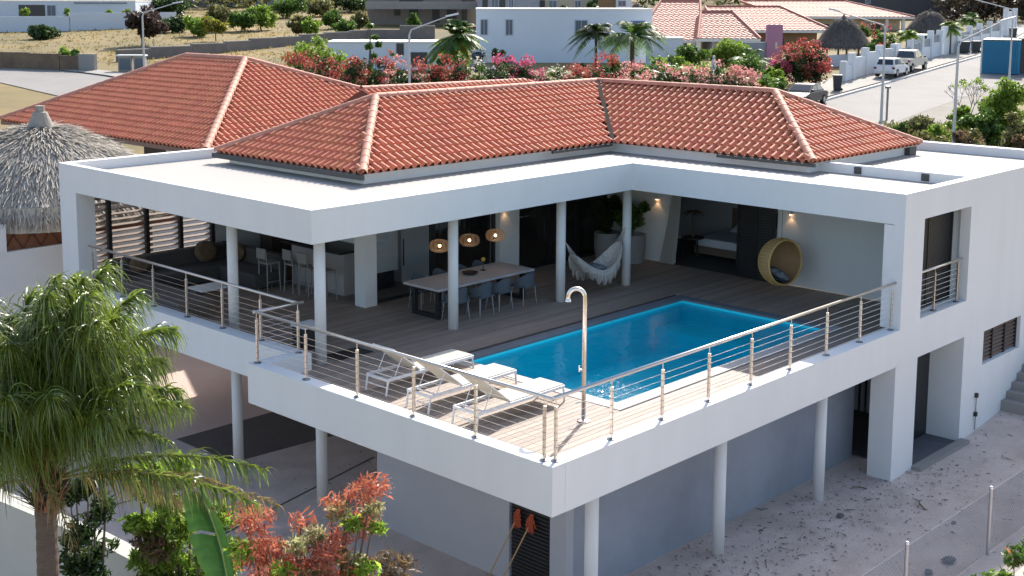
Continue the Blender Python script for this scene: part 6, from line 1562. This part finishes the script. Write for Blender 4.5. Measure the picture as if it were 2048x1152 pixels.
# ================================================================== FOREGROUND SHRUBS
def shrub(name, label, cat, P, h, branches, seed):
    """branches: list of (dx right, dz top height, dy depth, material key, n, size, spread)"""
    rng = np.random.default_rng(seed); t = thing(name, label, cat, (P[0], P[1], YZ)); st2 = MB(); groups = {}
    for (dx, dz, dy, mk, n, size, sp, asp) in branches:
        tip = RX*dx+DX*dy+ZX*dz; mid = tip*.5+RX*dx*.05+ZX*.1
        st2.tube([(0, 0, -.05), tuple(mid), tuple(tip)], [.035, .022, .008], 6)
        c = np.array([tip*(1-.16*j)+rng.normal(0, sp*.35, 3) for j in range(4)])
        V, F_ = leaves(rng, c, (sp, sp, sp*.7), int(n*1.7), size*.88, asp*1.25, up=.1)
        groups.setdefault(mk, []).append((V, F_))
    obj('stem', st2, BARK, t, world=False)
    for mk, l_ in groups.items():
        Vs_, Fs_ = [], []; o = 0
        for V, F_ in l_: Vs_.append(V); Fs_.append(F_+o); o += len(V)
        obj('foliage', npmesh('foliage', np.concatenate(Vs_), np.concatenate(Fs_), mk), None, t, world=False)
    return t
def shrub_at(name, label, cat, px_base, s, tips, seed, size=.13):
    """tips: (px, py, material, n, spread, aspect) surveyed branch tips at depth s"""
    P = DP(px_base, 1100, s); base = np.array([P.x, P.y, YZ]); br_ = []
    for (px, py, mk, n, sp, asp, ds) in tips:
        Q = np.array(DP(px, py, s+ds)); d = Q-base; br_.append((float(d@RX), float(d[2]), float(d@DX), mk, n, size, sp, asp))
    shrub(name, label, cat, (P.x, P.y), 0, br_, seed)
shrub_at('red_leaf_shrub', 'copper red leaved shrub with cream and green patches in the middle foreground', 'shrub', 640, 16.6, [
    (745, 962, L_RED, 420, .28, 4.0, .4), (700, 985, L_RED, 300, .25, 4, .3), (665, 1010, L_RED, 200, .22, 4, .2), (480, 1020, L_RED, 380, .28, 4, 0), (515, 1045, L_RED, 420, .28, 4, -.2), (560, 1070, L_RED, 380, .28, 4, 0), (600, 1050, L_RED, 220, .22, 4, .3), (535, 1090, L_RED, 300, .30, 4, -.3), (600, 1110, L_RED, 320, .35, 4, -.3),
    (690, 1040, L_VAR, 300, .18, 3.2, .2), (735, 1020, L_VAR, 280, .18, 3.2, .3), (640, 1075, L_VAR, 280, .2, 3.2, 0), (590, 1085, L_VAR, 220, .2, 3.2, -.2), (715, 1065, L_LIME, 220, .18, 2.6, .2), (745, 1050, L_LIME, 160, .15, 2.6, .3), (660, 1120, L_RED, 320, .30, 4, -.2), (700, 1105, L_RED, 240, .28, 4, 0), (560, 1135, L_LIME, 220, .2, 2.4, -.3), (730, 1130, L_LIME, 220, .2, 2.4, 0), (500, 1110, L_LIME, 160, .2, 2.4, -.2), (620, 1145, L_RED, 260, .30, 4, -.3)], 5, .15)
shrub_at('brown_shrub', 'small brown spiky shrub at the bottom right of the red leaved shrub', 'shrub', 790, 17.2, [(780, 1105, L_DRY, 160, .18, 6, 0), (755, 1120, L_DRY, 140, .16, 6, .2), (810, 1125, L_DRY, 120, .14, 6, 0), (790, 1140, L_DRY, 160, .2, 6, .1)], 6, .22)
shrub_at('green_shrub', 'tall shrub with glossy green feathery leaves right of the palm trunk', 'shrub', 350, 17.3, [
    (270, 945, L_LIME, 340, .20, 2.8, 0), (310, 935, L_LIME, 380, .22, 2.8, .2), (355, 940, L_LIME, 340, .2, 2.8, .2), (385, 965, L_BRIGHT, 280, .2, 2.8, .1), (280, 985, L_BRIGHT, 320, .22, 2.8, 0), (320, 1000, L_BRIGHT, 360, .24, 2.8, 0), (360, 1020, L_BRIGHT, 340, .24, 2.8, 0), (275, 1040, L_BRIGHT, 240, .2, 2.8, 0), (320, 1060, L_BRIGHT, 280, .24, 2.8, 0), (450, 1050, L_LIME, 320, .2, 2.8, 0), (470, 1090, L_LIME, 260, .2, 2.8, 0), (440, 1020, L_BRIGHT, 280, .2, 2.8, 0), (300, 1090, L_DRY, 240, .25, 3, 0), (350, 1110, L_DRY, 240, .25, 3, 0), (400, 1110, L_BRIGHT, 300, .25, 2.8, 0), (440, 1130, L_BRIGHT, 220, .2, 2.8, 0)], 7, .16)
shrub_at('dark_shrub', 'dark shaded shrub directly behind the palm trunk', 'shrub', 170, 17.2, [(150, 960, L_DARK, 340, .25, 3, 0), (190, 940, L_DARK, 300, .2, 3, .2), (215, 935, L_DARK, 200, .2, 3, .2), (140, 990, L_DARK, 240, .2, 3, 0), (175, 975, L_DARK, 280, .2, 3, 0)], 8, .17)
# one large banana leaf in the foreground
bl = thing('banana_plant', 'single huge green banana leaf hanging in the lower left foreground', 'banana plant', (DP(430, 1150, 16.8).x, DP(430, 1150, 16.8).y, YZ))
wl = np.array(bl.location); Pa, Pb = np.array(DP(392, 962, 17.0)), np.array(DP(448, 1175, 16.3)); rng = np.random.default_rng(3)
V = []; F_ = []; N = 34; mid = []
for j in range(N+1):
    u = j/N; p = Pa*(1-u)+Pb*u+RX*.10*math.sin(math.pi*u*.8); mid.append(tuple(p-wl))
    w_ = .36*math.sin(math.pi*min(.96, .06+u*.80))**.55*1.15
    for sg, sc in ((-1, 1.0), (1, .38)):
        ww = w_*sc*(.93+.10*rng.random()); a_ = p; c_ = p+RX*sg*ww+ZX*(-.10*ww)-DX*.12*sg; e_2 = p+RX*sg*ww*.55+ZX*(.04)
        o = len(V); V += [a_-wl, e_2-wl, c_-wl]
for j in range(N):
    for b_ in (0, 1):
        if rng.random() < .10: continue
        i0 = (j*2+b_)*3; i1 = ((j+1)*2+b_)*3; F_ += [(i0, i0+1, i1+1, i1), (i0+1, i0+2, i1+2, i1+1)]
obj('leaf', npmesh('leaf', V, F_, mat('banana_leaf', (.06, .16, .03), .38, var=.6, vs=3, col2=(.03, .09, .015), trans=.35, bump=.4, bs=20), True), None, bl, world=False)
obj('midrib', MB().tube(mid, [.016]*len(mid), 6), mat('midrib', (.30, .40, .10), .5), bl, world=False)
obj('stem', MB().tube([(0, 0, 0), tuple((Pb-wl)*.5), tuple(Pb-wl)], [.08, .05, .03], 8), mat('banana_stem', (.16, .17, .08), .7), bl, world=False)
# plants and wire fence bottom right
for px, py, lb, m_, sd_ in ((2010, 1105, 'sunlit green plants with reddish stems at the bottom right corner', L_BRIGHT, 31), (1950, 1125, 'low green plant beside the taller wire fence post', L_GREEN, 32), (2050, 1060, 'green shrub at the right edge above the corner plants', L_GREEN, 33)):
    s = 16.0; P = DP(px, 1200, s); rng = np.random.default_rng(sd_); Q = DP(px, py, s)
    t = thing('corner_plant', lb, 'plant', (P.x, P.y, YZ)); h = Q.z-YZ; cl = clumps(rng, (0, 0, h*.62), (.45, .45, h*.4), 26)
    V, F_2 = leaves(rng, cl, (.16, .16, .14), 1500, .11, 2.2); obj('foliage', npmesh('foliage', V, F_2, m_), None, t, world=False)
    V, F_2 = leaves(rng, cl[::3], (.1, .1, .1), 120, .12, 3); obj('new_shoots', npmesh('new_shoots', V, F_2, L_RED), None, t, world=False)
    mb = MB()
    for i in range(8): mb.tube([(0, 0, 0), tuple(cl[i*3]*.5+[0, 0, .1]), tuple(cl[i*3])], [.02, .014, .006], 5)
    obj('stem', mb, BARK, t, world=False)
wf = thing('wire_fence', 'chain link wire fence with round steel posts at the bottom right', 'fence', (7.2, -3.0, YZ))
GALV = mat('galvanised', (.45, .45, .46), .45, metal=.7)
for u in (-1.2, 2.17, 5.54, 8.91, 12.28, 15.65):
    p_ = obj('post', MB().tube([(u, -3, YZ-.1), (u, -3, -2.03)], .032, 12), GALV, wf); obj('cap', MB().lathe([(.036, -2.03), (.036, -2.0), (.02, -1.985), (.001, -1.98)], (u, -3, 0), 12), mat('post_cap', (.75, .76, .78), .25, metal=.8), p_)
V = []; F_ = []; st3 = .075; zb_, zt_ = YZ+.03, -2.08; H3 = zt_-zb_
def wire(a, b):
    a = np.array(a); b = np.array(b); d = b-a; d /= np.linalg.norm(d); s_ = np.cross(d, [0, 1, 0])*.0034; o = len(V); V.extend([a-s_, b-s_, b+s_, a+s_]); F_.append((o, o+1, o+2, o+3))
    s_ = np.array([0, .0034, 0]); o = len(V); V.extend([a-s_, b-s_, b+s_, a+s_]); F_.append((o, o+1, o+2, o+3))
x = -1.2-H3
while x < 15.65:
    for sg in (1, -1):
        x0_, x1_ = (x, x+H3) if sg == 1 else (x+H3, x)
        a_ = [x0_, -2.995, zb_]; b_ = [x1_, -2.995, zt_]
        lo_, hi_ = -1.2, 15.65
        def clipx(p, q):
            p = list(p)
            if p[0] < lo_: f_ = (lo_-p[0])/(q[0]-p[0]); p = [p[i]+(q[i]-p[i])*f_ for i in range(3)]
            if p[0] > hi_: f_ = (hi_-p[0])/(q[0]-p[0]); p = [p[i]+(q[i]-p[i])*f_ for i in range(3)]
            return p
        if min(x0_, x1_) < hi_ and max(x0_, x1_) > lo_: wire(clipx(a_, b_), clipx(b_, a_))
    x += st3
stuff(obj('wire_mesh', npmesh('wire_mesh', V, F_, GALV), None, wf))
for z in (-2.08, -2.7, YZ+.05): obj('tension_wire', MB().tube([(-1.2, -2.99, z), (15.65, -2.99, z)], .003, 4), GALV, wf)

# ================================================================== PERSON behind the villa
def person(label, base, face, group=None):
    t = thing('person', label, 'person', base); t.rotation_euler = (0, 0, face)
    J = {'pel': (0, 0, .95, .13), 'bel': (0, 0, 1.12, .125), 'che': (0, 0, 1.34, .155), 'nk': (0, .01, 1.50, .055), 'hd0': (0, .02, 1.60, .075), 'hd1': (0, .015, 1.70, .085), 'hd2': (0, .0, 1.77, .05),
         'sl': (-.17, 0, 1.42, .06), 'el': (-.34, .10, 1.28, .042), 'wl': (-.10, .25, 1.50, .03), 'sr': (.17, 0, 1.42, .06), 'er': (.34, .10, 1.28, .042), 'wr': (.10, .25, 1.50, .03),
         'hl': (-.09, 0, .88, .09), 'kl': (-.10, .03, .50, .06), 'al': (-.10, 0, .09, .04), 'tl': (-.11, .16, .03, .035), 'hr': (.09, 0, .88, .09), 'kr': (.10, .03, .50, .06), 'ar': (.10, 0, .09, .04), 'tr': (.11, .16, .03, .035)}
    E = [('pel', 'bel'), ('bel', 'che'), ('che', 'nk'), ('nk', 'hd0'), ('hd0', 'hd1'), ('hd1', 'hd2'), ('che', 'sl'), ('sl', 'el'), ('el', 'wl'), ('che', 'sr'), ('sr', 'er'), ('er', 'wr'), ('pel', 'hl'), ('hl', 'kl'), ('kl', 'al'), ('al', 'tl'), ('pel', 'hr'), ('hr', 'kr'), ('kr', 'ar'), ('ar', 'tr')]
    def skin(name, keys, edges, grow, m, cut=None):
        ks = list(keys); me = bpy.data.meshes.new(name); me.from_pydata([J[k][:3] for k in ks], [(ks.index(a), ks.index(b)) for a, b in edges], []); me.materials.append(m)
        o = bpy.data.objects.new(name, me); COL.objects.link(o); o.parent = t
        sk = o.modifiers.new('skin', 'SKIN'); sk.use_smooth_shade = True
        for i, k in enumerate(ks): r_ = J[k][3]*grow; me.skin_vertices[0].data[i].radius = (r_*(1.25 if k in ('che', 'bel', 'pel') else 1), r_*(.8 if k in ('che', 'bel', 'pel') else 1))
        me.skin_vertices[0].data[0].use_root = True
        sb = o.modifiers.new('sub', 'SUBSURF'); sb.levels = 2; sb.render_levels = 2
        return o
    SK = mat('skin', (.50, .29, .20), .55)
    skin('body', J.keys(), E, 1.0, SK)
    skin('shirt', ['bel', 'che', 'pel'], [('bel', 'che'), ('pel', 'bel')], 1.16, mat('blue_shirt', (.06, .26, .45), .9))
    skin('trousers', ['pel', 'hl', 'kl', 'hr', 'kr'], [('pel', 'hl'), ('hl', 'kl'), ('pel', 'hr'), ('hr', 'kr')], 1.15, mat('dark_trousers', (.05, .05, .07), .9))
    me = bpy.data.meshes.new('hair'); b = bmesh.new(); bmesh.ops.create_uvsphere(b, u_segments=14, v_segments=10, radius=.105)
    for v_ in b.verts: v_.co.z *= 1.05; v_.co.y -= .02
    bmesh.ops.delete(b, geom=[v_ for v_ in b.verts if v_.co.y > .045 and v_.co.z < .05], context='VERTS'); b.to_mesh(me); b.free(); me.materials.append(mat('blond_hair', (.42, .30, .17), .8))
    o = bpy.data.objects.new('hair', me); COL.objects.link(o); o.parent = t; o.location = (0, .0, 1.71)
    fc = MB(); 
    for s_ in (-1, 1): fc.box(s_*.035-.012, s_*.035+.012, .098, .104, 1.675, 1.69)
    obj('eyes', fc, BLACK, t, world=False); obj('nose', MB().hexa([(-.012, .095, 1.63), (.012, .095, 1.63), (.012, .12, 1.63), (-.012, .12, 1.63), (-.006, .09, 1.68), (.006, .09, 1.68), (.006, .1, 1.68), (-.006, .1, 1.68)]), SK, t, world=False); obj('mouth', MB().box(-.022, .022, .094, .1, 1.595, 1.603), mat('lips', (.35, .12, .1), .6), t, world=False)
    hn = MB()
    for s_ in (-1, 1):
        hn.hexa([(s_*.10-.03, .25, 1.50), (s_*.10+.03, .25, 1.50), (s_*.08+.03, .275, 1.50), (s_*.08-.03, .275, 1.50), (s_*.07-.03, .25, 1.58), (s_*.07+.03, .25, 1.58), (s_*.06+.03, .275, 1.58), (s_*.06-.03, .275, 1.58)])
        for f2 in range(4): x_ = s_*.065+(-.03+.02*f2); hn.tube([(x_, .262, 1.575), (x_-s_*.01, .27, 1.61+.008*(f2 in (1, 2))), (x_-s_*.02, .255, 1.63)], [.009, .008, .006], 6)
        hn.tube([(s_*.05, .26, 1.52), (s_*.02, .27, 1.55), (s_*.012, .265, 1.575)], [.011, .009, .007], 6)
    obj('hands', hn, SK, t, world=False)
    return t
pb_ = PS(2010, 64)
person('person in a blue top standing in the scrub with both hands raised to the face', tuple(pb_), math.atan2(-HY, -HX)-math.pi/2)
ph = thing('phone', 'small dark phone held up by the person in blue', 'phone', tuple(pb_)); ph.rotation_euler = (0, 0, math.atan2(-HY, -HX)-math.pi/2)
obj('phone_body', MB().box(-.05, .05, .285, .295, 1.54, 1.61), BLACK, ph, world=False)
# small stone figure in the hedge
P = PS(1424, 76); fg = thing('stone_figure', 'small pale stone figure standing in the pale pink hedge', 'statue', P)
zf = DP(1424, 110, 76).z-P.z
obj('pedestal', MB().lathe([(.18, 0), (.14, zf-.75), (.2, zf-.7), (.2, zf-.62)], (0, 0, 0), 10, cap=True), mat('pale_stone', (.55, .55, .56), .8), fg, world=False)
obj('figure', MB().lathe([(.12, zf-.62), (.16, zf-.45), (.10, zf-.25), (.05, zf-.2), (.09, zf-.12), (.08, zf-.03), (.01, zf)], (0, 0, 0), 12), mat('pale_stone', (.55, .55, .56), .8), fg, world=False)
